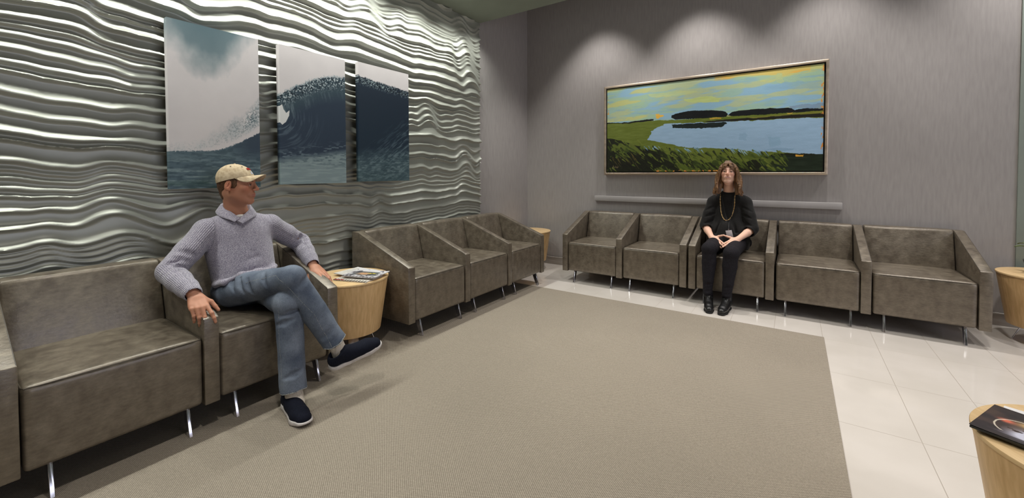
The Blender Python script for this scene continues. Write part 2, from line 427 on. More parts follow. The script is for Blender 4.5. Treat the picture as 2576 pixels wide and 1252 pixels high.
# ------------------------------------------------------------------ modular lounge chairs
SW, AW, DEP = 0.55, 0.065, 0.66
def make_chair(left_arm):
    wd = SW + AW + (AW if left_arm else 0)
    root = empty('lounge_chair')
    s0 = -wd / 2 + (AW if left_arm else 0); g = 0.002
    V, F = rounded_box(s0 + g, s0 + SW - g, 0.004, 0.56, 0.125, 0.437, 0.020, 22, top=0.012, front=0.006)
    seat = npmesh('seat', V, F, LEATHER, root, angle=60)
    # stitched seam round the top edge of the seat
    y_, z_ = 0.0075, 0.4305
    pts = [(s0 + 0.004, 0.50, z_), (s0 + 0.004, 0.03, z_), (s0 + 0.010, 0.010, z_)] + \
          [(s0 + 0.010 + (SW - 0.02) * k / 14, y_ - 0.0045 * math.sin(math.pi * k / 14) ** 0.5 * 0.9, z_ + 0.0005) for k in range(1, 14)] + \
          [(s0 + SW - 0.010, 0.010, z_), (s0 + SW - 0.004, 0.03, z_), (s0 + SW - 0.004, 0.50, z_)]
    v, f = tube(pts, 0.0022, 6); pydata('piping', v, f, PIPING, seat)
    # backrest
    poly = [(0.487, 0.40), (0.572, 0.725), (0.585, 0.738), (0.66, 0.738), (0.66, 0.125), (0.50, 0.125)]
    bm = prismbm(poly, s0 + g, s0 + SW - g, 0.010, 3)
    bmesh.ops.subdivide_edges(bm, edges=[e for e in bm.edges if abs(e.verts[0].co.x - e.verts[1].co.x) > 0.3], cuts=11)
    for v_ in bm.verts:
        t = (v_.co.x - s0 - SW / 2) / (SW / 2)
        if v_.co.y < 0.6: v_.co.y -= 0.014 * max(0, 1 - t * t) ** 0.5
        if v_.co.z > 0.7: v_.co.z += 0.004 * max(0, 1 - t * t) ** 0.5
    frombm('backrest', bm, LEATHER, root)
    arm = [(0.0, 0.118), (0.0, 0.522), (0.595, 0.735), (0.66, 0.735), (0.66, 0.118)]
    for x0 in ([-wd / 2] if left_arm else []) + [s0 + SW]:
        a = frombm('armrest', prismbm(arm, x0 + 0.001, x0 + AW - 0.001, 0.005, 2), LEATHER, root)
        for xe in (x0 + 0.004, x0 + AW - 0.004):
            v, f = tube([(xe, 0.0035, 0.13), (xe, 0.0035, 0.515), (xe, 0.01, 0.5235), (xe, 0.585, 0.7295)], 0.0022, 5)
            pydata('piping', v, f, PIPING, a)
    # blade legs leaning forward
    xl, xr = s0 + 0.07, s0 + SW - 0.055
    for x in (xl, xr):
        for (yf, yt) in ((0.0, 0.035), (0.60, 0.575)):
            bm = bmesh.new()
            d0, d1 = 0.030, 0.050
            yb = (yf + d0) if yf < 0.3 else (yf - d0); yc = (yt + d1) if yf < 0.3 else (yt - d1)
            P = [(yf, 0), (yb, 0), (yc, 0.13), (yt, 0.13)]
            A = [bm.verts.new((x - 0.007, p[0], p[1])) for p in P]; B = [bm.verts.new((x + 0.007, p[0], p[1])) for p in P]
            bm.faces.new(A); bm.faces.new(B[::-1])
            for i in range(4): bm.faces.new((A[i], B[i], B[(i + 1) % 4], A[(i + 1) % 4]))
            bmesh.ops.bevel(bm, geom=bm.edges[:], offset=0.0015, segments=1, affect='EDGES')
            frombm('leg', bm, CHROME, root)
    return root, wd

CH2, W2 = make_chair(True)
CH1, W1 = make_chair(False)
used = set()
def place_chair(kind, x, y, rz, z, label, group):
    src, wd = (CH2, W2) if kind == 2 else (CH1, W1)
    if kind not in used: o = src; used.add(kind)
    else: o = copy_tree(src)
    o.rotation_euler = (0, 0, rz)
    c, s = math.cos(rz), math.sin(rz)
    o.location = (x + c * wd / 2, y + s * wd / 2, z)
    tag(o, label, 'chair', group)
    return o
GA, GB = 'linked lounge chairs along the wave wall', 'linked lounge chairs under the marsh painting'
for k, x, lab in ((2, -2.13, 'taupe leather lounge chair at the left end of the row under the painting'),
                  (1, -1.445, 'empty taupe leather lounge chair just left of the seated woman'),
                  (2, -0.815, 'taupe leather lounge chair the woman in black sits on'),
                  (1, -0.125, 'empty taupe leather lounge chair just right of the seated woman'),
                  (1, 0.495, 'taupe leather lounge chair at the right end of the row, beside the plant table')):
    place_chair(k, x, 4.10, 0, 0, lab, GB)
for k, y, lab in ((1, -0.412, 'taupe leather lounge chair cut off by the left edge of the picture'),
                  (1, 0.205, 'empty taupe leather lounge chair to the left of the seated man'),
                  (1, 0.822, 'taupe leather lounge chair the man in the cap sits on'),
                  (2, 1.985, 'empty taupe leather lounge chair touching the magazine table, first of the wave wall three'),
                  (1, 2.67, 'middle one of three empty taupe leather lounge chairs by the wave wall'),
                  (1, 3.29, 'last of three empty taupe lounge chairs by the wave wall, next to corner table')):
    place_chair(k, -2.25, y, R(90), 0.004, lab, GA)

# ------------------------------------------------------------------ drum tables
TH, TR, BR = 0.485, 0.262, 0.205
def make_table():
    root = empty('drum_table')
    v, f = lathe([(BR - 0.012, 0.12), (BR, 0.12), (BR + 0.0005, 0.122), (TR - 0.004, TH - 0.012), (TR - 0.004, TH - 0.006)], 96)
    pydata('drum', v, f, WOOD, root)
    v, f = lathe([(TR - 0.0035, TH - 0.012), (TR, TH - 0.011), (TR + 0.0003, TH - 0.003), (TR - 0.001, TH - 0.0005), (TR - 0.005, TH), (0.0, TH)], 96)
    pydata('table_top', v, f, WOODTOP, root)
    for k in range(4):
        a = R(45 + 90 * k) + 0.15
        bm = bmesh.new()
        # bent chrome plate: wide at the top, leaning outward
        for (r0, z0, w0) in ():
            pass
        P = [(0.120, 0.118, 0.030), (0.165, 0.0, 0.042)]
        vs = []
        for (r0, z0, w0) in P:
            for (dr, sgn) in ((0, -1), (0, 1), (0.007, 1), (0.007, -1)):
                x = r0 + dr; y = sgn * w0
                vs.append(bm.verts.new((x * math.cos(a) - y * math.sin(a), x * math.sin(a) + y * math.cos(a), z0)))
        for i in range(4):
            j = (i + 1) % 4
            bm.faces.new((vs[i], vs[j], vs[4 + j], vs[4 + i]))
        bm.faces.new(vs[:4]); bm.faces.new(vs[4:][::-1])
        bmesh.ops.recalc_face_normals(bm, faces=bm.faces)
        bmesh.ops.bevel(bm, geom=bm.edges[:], offset=0.002, segments=1, affect='EDGES')
        frombm('leg', bm, CHROME, root)
    return root
T0 = make_table()
for i, (x, y, z, rz, lab) in enumerate(((-2.545, 1.712, 0.004, 0.2, 'round maple drum table holding magazines beside the seated man'),
                                       (-2.74, 4.39, 0.0, 0.9, 'empty round maple drum table in the far room corner'),
                                       (1.475, 4.44, 0.0, 0.25, 'round maple drum table at the right edge, behind the end chair, with a plant'),
                                       (0.683, 1.675, 0.0, 0.5, 'round maple drum table in the bottom right corner with dark magazines'))):
    o = T0 if i == 0 else copy_tree(T0)
    o.location = (x, y, z); o.rotation_euler = (0, 0, rz); tag(o, lab, 'table', 'round maple drum tables')
# ------------------------------------------------------------------ pictures
def poly_mask(U, V, pts):
    m = np.zeros(U.shape, bool); n = len(pts); j = n - 1
    for i in range(n):
        xi, yi = pts[i]; xj, yj = pts[j]
        c = ((yi > V) != (yj > V)) & (U < (xj - xi) * (V - yi) / ((yj - yi) + 1e-12) + xi)
        m ^= c; j = i
    return m

def stroke(img, U, V, p0, p1, w0, col, alpha=1.0):
    """tapered brush stroke; U,V pixel coordinate grids (rows, cols)"""
    x0, x1 = sorted((p0[0], p1[0])); y0, y1 = sorted((p0[1], p1[1]))
    c0 = np.searchsorted(U[0], x0 - w0); c1 = np.searchsorted(U[0], x1 + w0); r0 = np.searchsorted(V[:, 0], y0 - w0); r1 = np.searchsorted(V[:, 0], y1 + w0)
    if c1 <= c0 or r1 <= r0: return
    u = U[r0:r1, c0:c1]; v = V[r0:r1, c0:c1]
    dx, dy = p1[0] - p0[0], p1[1] - p0[1]; l2 = dx * dx + dy * dy + 1e-9
    t = np.clip(((u - p0[0]) * dx + (v - p0[1]) * dy) / l2, 0, 1)
    d = np.hypot(u - p0[0] - t * dx, v - p0[1] - t * dy)
    ww = w0 * (1 - t * 0.85)
    a = np.clip((ww - d) / (w0 * 0.25) + 0.5, 0, 1)[..., None] * alpha
    img[r0:r1, c0:c1] = img[r0:r1, c0:c1] * (1 - a) + np.array(col) * a

def marsh(nu=760, nv=370):
    # coordinates as in a plain front view, x 0..1000 and y (down) 0..490
    us = np.linspace(0, 1000, nu); vs = np.linspace(0, 490, nv)
    U, V = np.meshgrid(us, vs)
    n1, n2, n3 = Noise(1), Noise(2), Noise(4)
    def P(x, y):      # measured point -> front view
        t = (x - 340) / 1488.0; u = t * 1.31 / (1 + 0.31 * t)
        top = 345 - 0.1243 * (x - 340); return (u * 1000, (y - top) / (905 - top) * 490)
    pl = lambda L_: [P(*q) for q in L_]
    wu = U + 9 * (n1.fbm(U / 22, V / 12) - 0.5) * 2; wv = V + 5 * (n2.fbm(U / 26, V / 11) - 0.5) * 2
    bu = U + 34 * (n1.fbm(U / 50, V / 9) - 0.5) * 2
    # sky
    s1 = n1.fbm(U / 190 + 3, V / 42 + U / 900, 5); s2 = n2.fbm(U / 150 + V / 60, V / 30, 5); s3 = n3.fbm(U / 90, V / 13, 4)
    blue = np.array([158, 200, 222.]); yel = np.array([214, 214, 138.]); grn = np.array([176, 208, 178.]); org = np.array([246, 196, 96.])
    h = V / 240.0
    fy = np.clip((s1 - 0.44 - 0.22 * (h - 0.45)) * 9, 0, 1)[..., None]
    img = blue * (1 - fy) + grn * fy
    fy2 = np.clip((s2 - 0.48 - 0.30 * (h - 0.35)) * 10, 0, 1)[..., None]
    img = img * (1 - fy2 * 0.85) + yel * fy2 * 0.85
    fb = np.clip((s3 - 0.60) * 8, 0, 1)[..., None]; img = img * (1 - fb * 0.5) + np.array([140, 184, 214.]) * fb * 0.5
    fo = np.clip((30 - V + 22 * (s2 - 0.5) * 3) / 10, 0, 1) * (((U > 560) & (U < 950)) * 1.0) * np.clip((U - 500) / 130, 0, 1); fo = fo[..., None]
    img = img * (1 - fo) + org * fo
    fo = np.clip((15 - V + 26 * (s1 - 0.5) * 3) / 8, 0, 1)[..., None] * 0.6; img = img * (1 - fo) + yel * fo
    def fill(pts, col, a=1.0, var=10, warp=1.0):
        m = poly_mask(U + (wu - U) * warp, V + (wv - V) * warp, pts)
        tex = (n3.fbm(U / 40, V / 7) - 0.5)[..., None] * 2 * var
        img[m] = img[m] * (1 - a) + (np.array(col) + tex)[m] * a
    fill(pl([(690, 250), (760, 245), (1828, 300), (1828, 470), (1100, 470), (700, 500), (340, 560), (340, 470), (560, 470)]), (152, 192, 218), 0.28, 12, 5)
    fill(pl([(860, 410), (1040, 385), (1125, 400), (1100, 425), (900, 432)]), (206, 222, 140), 0.9, 8)
    fill(pl([(620, 375), (840, 350), (1000, 355), (830, 385), (640, 395)]), (212, 222, 150), 0.6, 8)
    fill(pl([(1500, 230), (1530, 225), (1560, 290), (1530, 300), (1490, 290)]), (196, 214, 160), 0.7, 8)
    fill(pl([(1560, 290), (1828, 280), (1828, 330), (1400, 340)]), (146, 186, 212), 0.5, 8)
    fill(pl([(1590, 455), (1828, 430), (1828, 470), (1600, 468)]), (120, 132, 160), 0.45, 10)
    # meadow and grass
    fill(pl([(330, 572), (480, 566), (590, 560), (740, 552), (800, 548), (1160, 526), (1840, 480), (1840, 920), (330, 920)]), (112, 126, 52), 1, 14)
    fill(pl([(330, 672), (420, 690), (520, 720), (600, 745), (760, 790), (900, 830), (1100, 850), (1300, 840), (1500, 785), (1840, 780), (1840, 920), (330, 920)]), (34, 38, 24), 1, 8)
    fill(pl([(1420, 800), (1840, 792), (1840, 915), (1380, 915)]), (36, 48, 34), 1, 12)
    # water
    fill(pl([(735, 575), (790, 572), (1000, 566), (1230, 560), (1600, 540), (1840, 533), (1840, 790), (1540, 778), (1470, 772), (1280, 762), (1150, 745), (900, 742), (760, 715), (690, 700), (620, 685), (650, 625), (690, 597), (725, 590)]), (164, 197, 226), 1, 7)
    fill(pl([(1250, 640), (1300, 640), (1300, 690), (1250, 690)]), (146, 182, 212), 0.6, 5); fill(pl([(1450, 670), (1530, 670), (1540, 725), (1460, 735)]), (146, 184, 212), 0.6, 5)
    fill(pl([(1500, 745), (1640, 750), (1560, 768), (1400, 760)]), (140, 176, 206), 0.6, 5)
    # far bank
    fill(pl([(1000, 560), (1230, 541), (1500, 522), (1840, 500), (1840, 528), (1600, 538), (1400, 548), (1230, 558), (1050, 566)]), (42, 40, 34), 1, 8, 0.4)
    fill(pl([(1300, 532), (1600, 505), (1840, 484), (1840, 502), (1560, 518), (1340, 538)]), (130, 132, 56), 1, 14, 0.4)
    fill(pl([(785, 580), (900, 573), (1150, 565), (1165, 573), (1130, 600), (900, 608), (790, 606)]), (34, 44, 44), 1, 8)
    # tree masses
    for q in ([(783, 520), (800, 510), (880, 490), (1000, 483), (1090, 483), (1150, 492), (1168, 510), (1160, 527), (1000, 537), (800, 546), (783, 535)],
              [(1165, 518), (1205, 494), (1225, 490), (1300, 480), (1450, 468), (1610, 467), (1630, 480), (1700, 470), (1840, 470), (1840, 485), (1600, 500), (1400, 514), (1200, 525)],
              [(440, 572), (590, 549), (655, 544), (658, 555), (440, 577)], [(330, 570), (440, 568), (590, 558), (590, 562), (330, 578)]):
        fill(pl(q), (28, 31, 33), 1, 8, 0.7)
    sx_, sy_ = P(690, 524)
    fill([(sx_ - 12, sy_ - 14), (sx_ + 10, sy_ - 13), (sx_ + 10, sy_ - 6), (sx_ + 24, sy_ - 3), (sx_ + 22, sy_ + 4), (sx_ + 10, sy_ + 6), (sx_ + 4, sy_ + 16), (sx_ - 10, sy_ + 12)], (248, 196, 84), 1, 6)
    fill(pl([(1040, 538), (1120, 534), (1120, 542), (1040, 544)]), (236, 182, 70), 0.8)
    fill(pl([(1580, 505), (1620, 500), (1620, 507), (1580, 510)]), (244, 196, 80), 0.9)
    fill(pl([(1645, 790), (1690, 790), (1690, 802), (1650, 803)]), (236, 178, 70), 1)
    rs = random.Random(5)
    # grass strokes
    for k in range(150):      # broad patches of paint
        x = rs.uniform(0, 820); y = 330 + rs.random() * 160
        if x > 150 and y < 372 + (x - 190) * 0.065: continue
        col = (30, 34, 22) if (x < 260 and y > 385 and rs.random() < 0.8) else rs.choice([(96, 112, 44), (104, 118, 48), (84, 98, 40), (38, 44, 26), (112, 124, 54), (66, 80, 36)])
        a = rs.uniform(0.35, 0.9); l = rs.uniform(40, 95)
        stroke(img, U, V, (x, y), (x + l * math.cos(a), y + l * math.sin(a)), rs.uniform(7, 15), col, 0.9)
    for k in range(420):
        x = rs.uniform(0, 860); 
        y = 300 + rs.random() ** 0.8 * 185
        if x < 300 and y > 360 and rs.random() < 0.75: col = (26, 28, 20)
        else: col = rs.choice([(96, 114, 44), (112, 126, 52), (84, 102, 42), (70, 88, 36), (34, 40, 24), (40, 48, 26), (126, 136, 58)])
        if y < 330 + x * 0.09: col = rs.choice([(112, 126, 52), (98, 114, 46), (122, 134, 58)])
        if x > 190 and y < 345 + (x - 190) * 0.065: continue
        a = rs.uniform(0.5, 1.1); l = rs.uniform(14, 44)
        stroke(img, U, V, (x, y), (x + l * math.cos(a), y + l * math.sin(a)), rs.uniform(2, 5.5), col, 0.9)
    for k in range(46):       # pale and dark reeds along the shore
        x = rs.uniform(200, 800); y = 352 + (x - 200) * 0.075 + rs.uniform(-12, 6)
        a = rs.uniform(0.6, 1.1); l = rs.uniform(12, 34)
        stroke(img, U, V, (x, y), (x + l * math.cos(a), y + l * math.sin(a)), rs.uniform(1.5, 3.5), rs.choice([(150, 190, 222), (164, 200, 226), (110, 150, 170), (28, 36, 30)]), 0.95)
    for k in range(26):
        x = rs.uniform(30, 190); y = rs.uniform(380, 440); l = rs.uniform(15, 45)
        stroke(img, U, V, (x, y), (x + l * 0.5, y + l * 0.8), 1.2, (132, 116, 60), 0.7)
    # orange ground showing at the edges
    ed = n2.fbm(U / 8, V / 14)
    for m_ in (((U < 10) & (V < 150) & (V > 30)), ((U > 990) & (V < 230)), ((U > 991) & (V > 250) & (V < 390)), ((V > 483) & (U > 280) & (U < 620))):
        q = m_ & (ed > 0.58); img[q] = (236, 160, 78)
    # signature scribble
    for a_, b_ in (((38, 452), (40, 466)), ((34, 460), (46, 457)), ((46, 464), (52, 456)), ((52, 456), (56, 464)), ((56, 464), (64, 458)), ((60, 468), (68, 452)), ((30, 467), (72, 463))):
        stroke(img, U, V, a_, b_, 1.3, (150, 130, 96), 0.8)
    return U / 1000, 1 - V / 490, img

def picture_grid(name, u, v, img, P0, PU, PV, mat_, parent, gain=1.0):
    nv, nu = u.shape
    P0, PU, PV = map(np.array, (P0, PU, PV))
    X = P0 + u[..., None] * PU + v[..., None] * PV
    return npmesh(name, X.reshape(-1, 3), grid_faces(nv, nu)[:, ::-1], mat_, parent, col=(linA(img) * gain).reshape(-1, 3), smooth=False)

m, N, L, b = mat('champagne_frame', lin(188, 172, 152), 0.35, 0.55)
add_noise(N, L, b, lin(176, 160, 142), lin(204, 188, 168), 3, 5, stretch=(1, 1, 6), rough=(0.3, 0.42)); FRAME = m
m, N, L, b = mat('black_float_backing', (0.004, 0.004, 0.004, 1), 0.7); BLACK = m
pr = empty('framed_painting', (-0.829, YW, 1.172), 0, 'framed marsh landscape painting with blue water and yellow sky on the grey wall', 'painting')
def rect_frame(x0, x1, z0, z1, wd, y0, y1, bev):
    b = bmesh.new()
    o_ = [(x0, z0), (x1, z0), (x1, z1), (x0, z1)]; i_ = [(x0 + wd, z0 + wd), (x1 - wd, z0 + wd), (x1 - wd, z1 - wd), (x0 + wd, z1 - wd)]
    vo = [[b.verts.new((x, y, z)) for x, z in q] for q, y in ((o_, y0), (i_, y0), (o_, y1), (i_, y1))]
    for k in range(4):
        j = (k + 1) % 4
        b.faces.new((vo[0][k], vo[0][j], vo[1][j], vo[1][k])); b.faces.new((vo[2][k], vo[2][j], vo[3][j], vo[3][k]))
        b.faces.new((vo[0][k], vo[0][j], vo[2][j], vo[2][k])); b.faces.new((vo[1][k], vo[1][j], vo[3][j], vo[3][k]))
    bmesh.ops.recalc_face_normals(b, faces=b.faces)
    if bev: bmesh.ops.bevel(b, geom=b.edges[:], offset=bev, segments=1, affect='EDGES')
    return b
fx0, fx1, fz0, fz1 = -1.904, 0.246, 1.176, 2.230
ox, oz = 0.829, -1.172
frombm('frame', rect_frame(fx0 + ox, fx1 + ox, fz0 + oz, fz1 + oz, 0.024, -0.055, -0.001, 0.002), FRAME, pr)
frombm('backing', boxbm(fx0 + ox + 0.02, fx1 + ox - 0.02, -0.02, -0.002, fz0 + oz + 0.02, fz1 + oz - 0.02), BLACK, pr, False)
cx0, cx1, cz0, cz1 = fx0 + 0.036 + ox, fx1 - 0.036 + ox, fz0 + 0.036 + oz, fz1 - 0.036 + oz
cv = frombm('canvas', boxbm(cx0, cx1, -0.044, -0.018, cz0, cz1), BLACK, pr, False)
u, v, img = marsh()
picture_grid('painted_surface', u, v, img, (cx0, -0.0445, cz0), (cx1 - cx0, 0, 0), (0, 0, cz1 - cz0), PAINT, cv)

def wave_art(which, nu=300, nv=600):
    u = np.linspace(0, 1, nu); v = np.linspace(0, 1, nv); U, V = np.meshgrid(u, v)     # v down
    n1, n2, n3 = Noise(31 + which), Noise(41 + which), Noise(51 + which)
    fog = np.array([196, 191, 192.])
    img = np.zeros(U.shape + (3,)) + fog + (n1.fbm(U * 5, V * 8) - 0.5)[..., None] * 8
    def mixin(a, c):
        nonlocal img
        a = np.clip(a, 0, 1)[..., None]; img = img * (1 - a) + np.asarray(c, float) * a
    str1 = n1.fbm(U * 5 + V * 3, V * 85, 6); str2 = n2.fbm(U * 16 + V * 9, V * 95, 6); spk = n3.fbm(U * 34, V * 62, 6)
    fine = n1.fbm(U * 75 + V * 20, V * 120, 4); fine2 = n2.fbm(U * 60 - V * 25, V * 130, 4)
    if which == 0:
        e = 0.10 + 0.15 * U + 0.10 * np.sin(U * 3.6) - 0.55 * np.clip(U - 0.46, 0, 1) + 0.10 * (n2.fbm(U * 4, V * 5) - 0.5)
        mixin((e - V) * 4.5 + 0.45 + 0.5 * (n1.fbm(U * 9, V * 12) - 0.5), (108, 124, 130)); mixin((e * 0.75 - V) * 5, (82, 102, 110))
        top = 0.80 - 0.44 * np.clip(U - 0.12, 0, 1) ** 0.9 + 0.10 * (n1.fbm(U * 9, V * 9) - 0.5)
        low = 0.79 - 0.20 * U ** 2
        body = np.clip((V - top) * 7, 0, 1) * np.clip((low - V) * 12, 0, 1) * np.clip((U - 0.22) * 3, 0, 1)
        mixin(body * np.clip(0.35 + (n2.fbm(U * 14, V * 18) - 0.4) * 2, 0, 0.8), (128, 142, 148))
        core = body * np.clip((U * 0.9 + 0.1 - np.abs((V - top) - 0.11) * 4), 0, 1)
        mixin(core * np.clip((fine - 0.43) * 7, 0, 1) * 0.95, (46, 66, 74)); mixin(core * np.clip((fine2 - 0.54) * 8, 0, 1) * 0.9, (206, 208, 210))
        f2 = np.clip((V - (0.72 - 0.20 * U ** 1.6)) * 14, 0, 1) * np.clip((low + 0.01 - V) * 30, 0, 1)
        mixin(f2 * np.clip((n1.fbm(U * 10, V * 14) - 0.34) * 4, 0, 1) * 0.9, (182, 184, 186)); mixin(f2 * np.clip((fine - 0.52) * 5, 0, 1) * 0.35, (110, 126, 132))
        sea = 0.775 - 0.03 * U - 0.13 * np.clip(U - 0.45, 0, 1) ** 1.4 * 2.1 + 0.004 * (fine - 0.5) * 4
        s = np.clip((V - sea) * 160, 0, 1)
        mixin(s, (76, 94, 104)); mixin(s * np.clip((str1 - 0.42) * 4, 0, 1) * np.clip((V - 0.74) * 7, 0, 1), (116, 134, 138))
        mixin(s * np.clip((0.56 - str2) * 4, 0, 1) * 0.5, (48, 64, 74))
        mixin(np.clip((U - 0.62) * 4, 0, 1) * s * np.clip((0.84 - V) * 10, 0, 1) * 0.9, (50, 62, 76)); mixin(s * np.clip((V - 0.9) * 8, 0, 1) * np.clip((n2.fbm(U * 4, V * 30) - 0.4) * 4, 0, 1), (44, 66, 66))
    elif which == 1:
        cr = 0.150 + 0.215 * (1 - U) ** 1.9 + 0.03 * (n1.fbm(U * 12, V * 2) - 0.5) + 0.02 * (fine - 0.5)
        d = V - cr
        mixin((d + 0.02) * 60 * np.clip((fine2 - 0.4) * 4, 0, 1), (140, 152, 158)); mixin(d * 120, (52, 68, 78))
        band = np.clip(d * 60 + 0.5, 0, 1) * np.clip((0.12 - d) * 14, 0, 1)
        mixin(band * np.clip((fine - 0.50) * 9, 0, 1), (168, 178, 182)); mixin(band * np.clip((0.46 - fine2) * 9, 0, 1), (24, 36, 46))
        body = np.clip((d - 0.115) * 10, 0, 1); mixin(body * 0.94, (42, 54, 70))
        # fine spray lines combed down and to the right under the lip
        ang = n2.fbm((U - 0.45 * d) * 42, (d + 0.25 * U) * 9, 4)
        curl = np.clip((d - 0.08) * 14, 0, 1) * np.clip((0.235 - 0.05 * U - d) * 9, 0, 1)
        mixin(curl * np.clip((ang - 0.42) * 4, 0, 1) * (0.8 - 0.45 * U), (120, 134, 140))
        R_ = np.hypot((U + 0.06) * 0.5, V - 0.50); arc = n1.fbm(R_ * 110, np.arctan2(V - 0.5, (U + 0.06) * 0.5) * 2.2, 4)
        mixin(np.clip((V - 0.44) * 12, 0, 1) * np.clip((arc - 0.48) * 5, 0, 1) * np.clip((0.40 - R_) * 3.2, 0, 1) * 0.55, (104, 120, 130))
        low = 0.80 - 0.08 * U + 0.02 * (n2.fbm(U * 8, V * 2) - 0.5)
        f = np.clip((V - low) * 20, 0, 1)
        mixin(f, (120, 136, 140)); mixin(f * np.clip((str2 - 0.48) * 5, 0, 1) * np.clip((0.90 - V) * 9, 0, 1) * 0.7, (58, 74, 84)); mixin(f * np.clip((str1 - 0.48) * 4, 0, 1) * 0.6, (144, 158, 160))
        mixin(np.clip((V - low + 0.08) * 12, 0, 1) * np.clip((low - V + 0.03) * 30, 0, 1) * np.clip((str2 - 0.54) * 7, 0, 1) * 0.8, (112, 128, 136))
        dm = poly_mask(U, V, [(-0.05, 0.46), (0.03, 0.425), (0.05, 0.46), (0.085, 0.485), (0.13, 0.462), (0.125, 0.50), (0.08, 0.548), (0.03, 0.572), (-0.05, 0.53)])
        img[dm] = (206, 206, 204)
    else:
        cr = 0.115 + 0.05 * U + 0.02 * (n1.fbm(U * 16, V * 2) - 0.5) + 0.02 * (fine - 0.5)
        d = V - cr; mixin(d * 120, (28, 40, 54))
        band = np.clip(d * 90 + 0.7, 0, 1) * np.clip((0.075 - d) * 30, 0, 1)
        mixin(band * np.clip((fine - 0.54) * 10, 0, 1), (136, 150, 154)); mixin(band * np.clip((0.46 - fine2) * 9, 0, 1), (14, 22, 30))
        mixin(np.clip((V - 0.3) * 3, 0, 1) * 0.6, (32, 48, 62))
        q = n2.fbm((U * 0.8 - V * 0.3) * 9, (V * 1.1 + U * 0.42) * 75, 5)
        reg = np.clip((V + U * 0.42 - 0.74) * 3, 0, 1)
        mixin(reg * np.clip((q - 0.52) * 6, 0, 1) * 0.7, (112, 130, 138))
        f = np.clip((V - 0.72 + 0.05 * U) * 7, 0, 1)
        mixin(f * 0.7, (78, 98, 104)); mixin(f * np.clip((str2 - 0.46) * 4, 0, 1) * 0.6, (122, 140, 144)); mixin(f * np.clip((0.48 - str1) * 4, 0, 1) * 0.6, (40, 58, 66))
        mixin(np.clip((V - 0.88) * 8, 0, 1) * 0.4, (60, 80, 84))
    img = np.clip(img * 1.14, 0, 232)
    return U, 1 - V, img

def canvas_print(which, y0, y1, z0, z1, x, label):
    root = empty('canvas_print', (x - 0.04, (y0 + y1) / 2, z0), 0, label, 'canvas print', 'three wave photographs on the relief wall')
    u, v, img = wave_art(which)
    W_, H_ = y1 - y0, z1 - z0
    # front and the four wrapped sides as one mesh
    nv, nu = u.shape
    X = np.stack([np.full(u.shape, 0.04), -W_ / 2 + u * W_, v * H_], -1).reshape(-1, 3); F = [grid_faces(nv, nu)[:, ::-1]]; C_ = [linA(img).reshape(-1, 3)]
    VV = [X]; n0 = len(X); idx = np.arange(nv * nu).reshape(nv, nu)
    for e in (idx[:, 0], idx[:, -1][::-1], idx[0][::-1], idx[-1]):
        P = X[e]; Q = P.copy(); Q[:, 0] = 0.0; k = np.arange(len(e) - 1)
        VV += [P, Q]; C_ += [C_[0][e], C_[0][e]]
        a = n0; bq = n0 + len(e); F.append(np.stack([a + k, a + k + 1, bq + k + 1, bq + k], -1)); n0 += 2 * len(e)
    npmesh('printed_canvas', np.concatenate(VV), np.concatenate(F), PRINT, root, col=np.concatenate(C_), smooth=False)
    frombm('stretcher', boxbm(-0.012, 0.036, -W_ / 2 + 0.01, W_ / 2 - 0.01, 0.01, H_ - 0.01), BLACK, root, False)
    return root
# positions measured on the plane 2.86 m to the left
kx = 2.86 / 2.78
zz = lambda z: 1.2 + (z - 1.2) * kx
canvas_print(0, 0.796 * kx, 1.254 * kx, zz(1.119), zz(2.04), -2.86, 'leftmost of three wave photo canvases, mostly pale spray')
canvas_print(1, 1.380 * kx, 1.858 * kx, zz(1.131), zz(2.045), -2.86, 'middle one of three wave photo canvases, showing the curling crest')
canvas_print(2, 1.973 * kx, 2.472 * kx, zz(1.139), zz(2.06), -2.86, 'rightmost of three wave photo canvases, the darkest one, showing the wave face')
# ------------------------------------------------------------------ implicit-surface modelling for people
import openvdb
def nrm(v): v = np.asarray(v, float); return v / (np.linalg.norm(v) + 1e-12)
def smin(a, b, k):
    if k <= 0: return np.minimum(a, b)
    h = np.clip(0.5 + 0.5 * (b - a) / k, 0, 1)
    return b * (1 - h) + a * h - k * h * (1 - h)

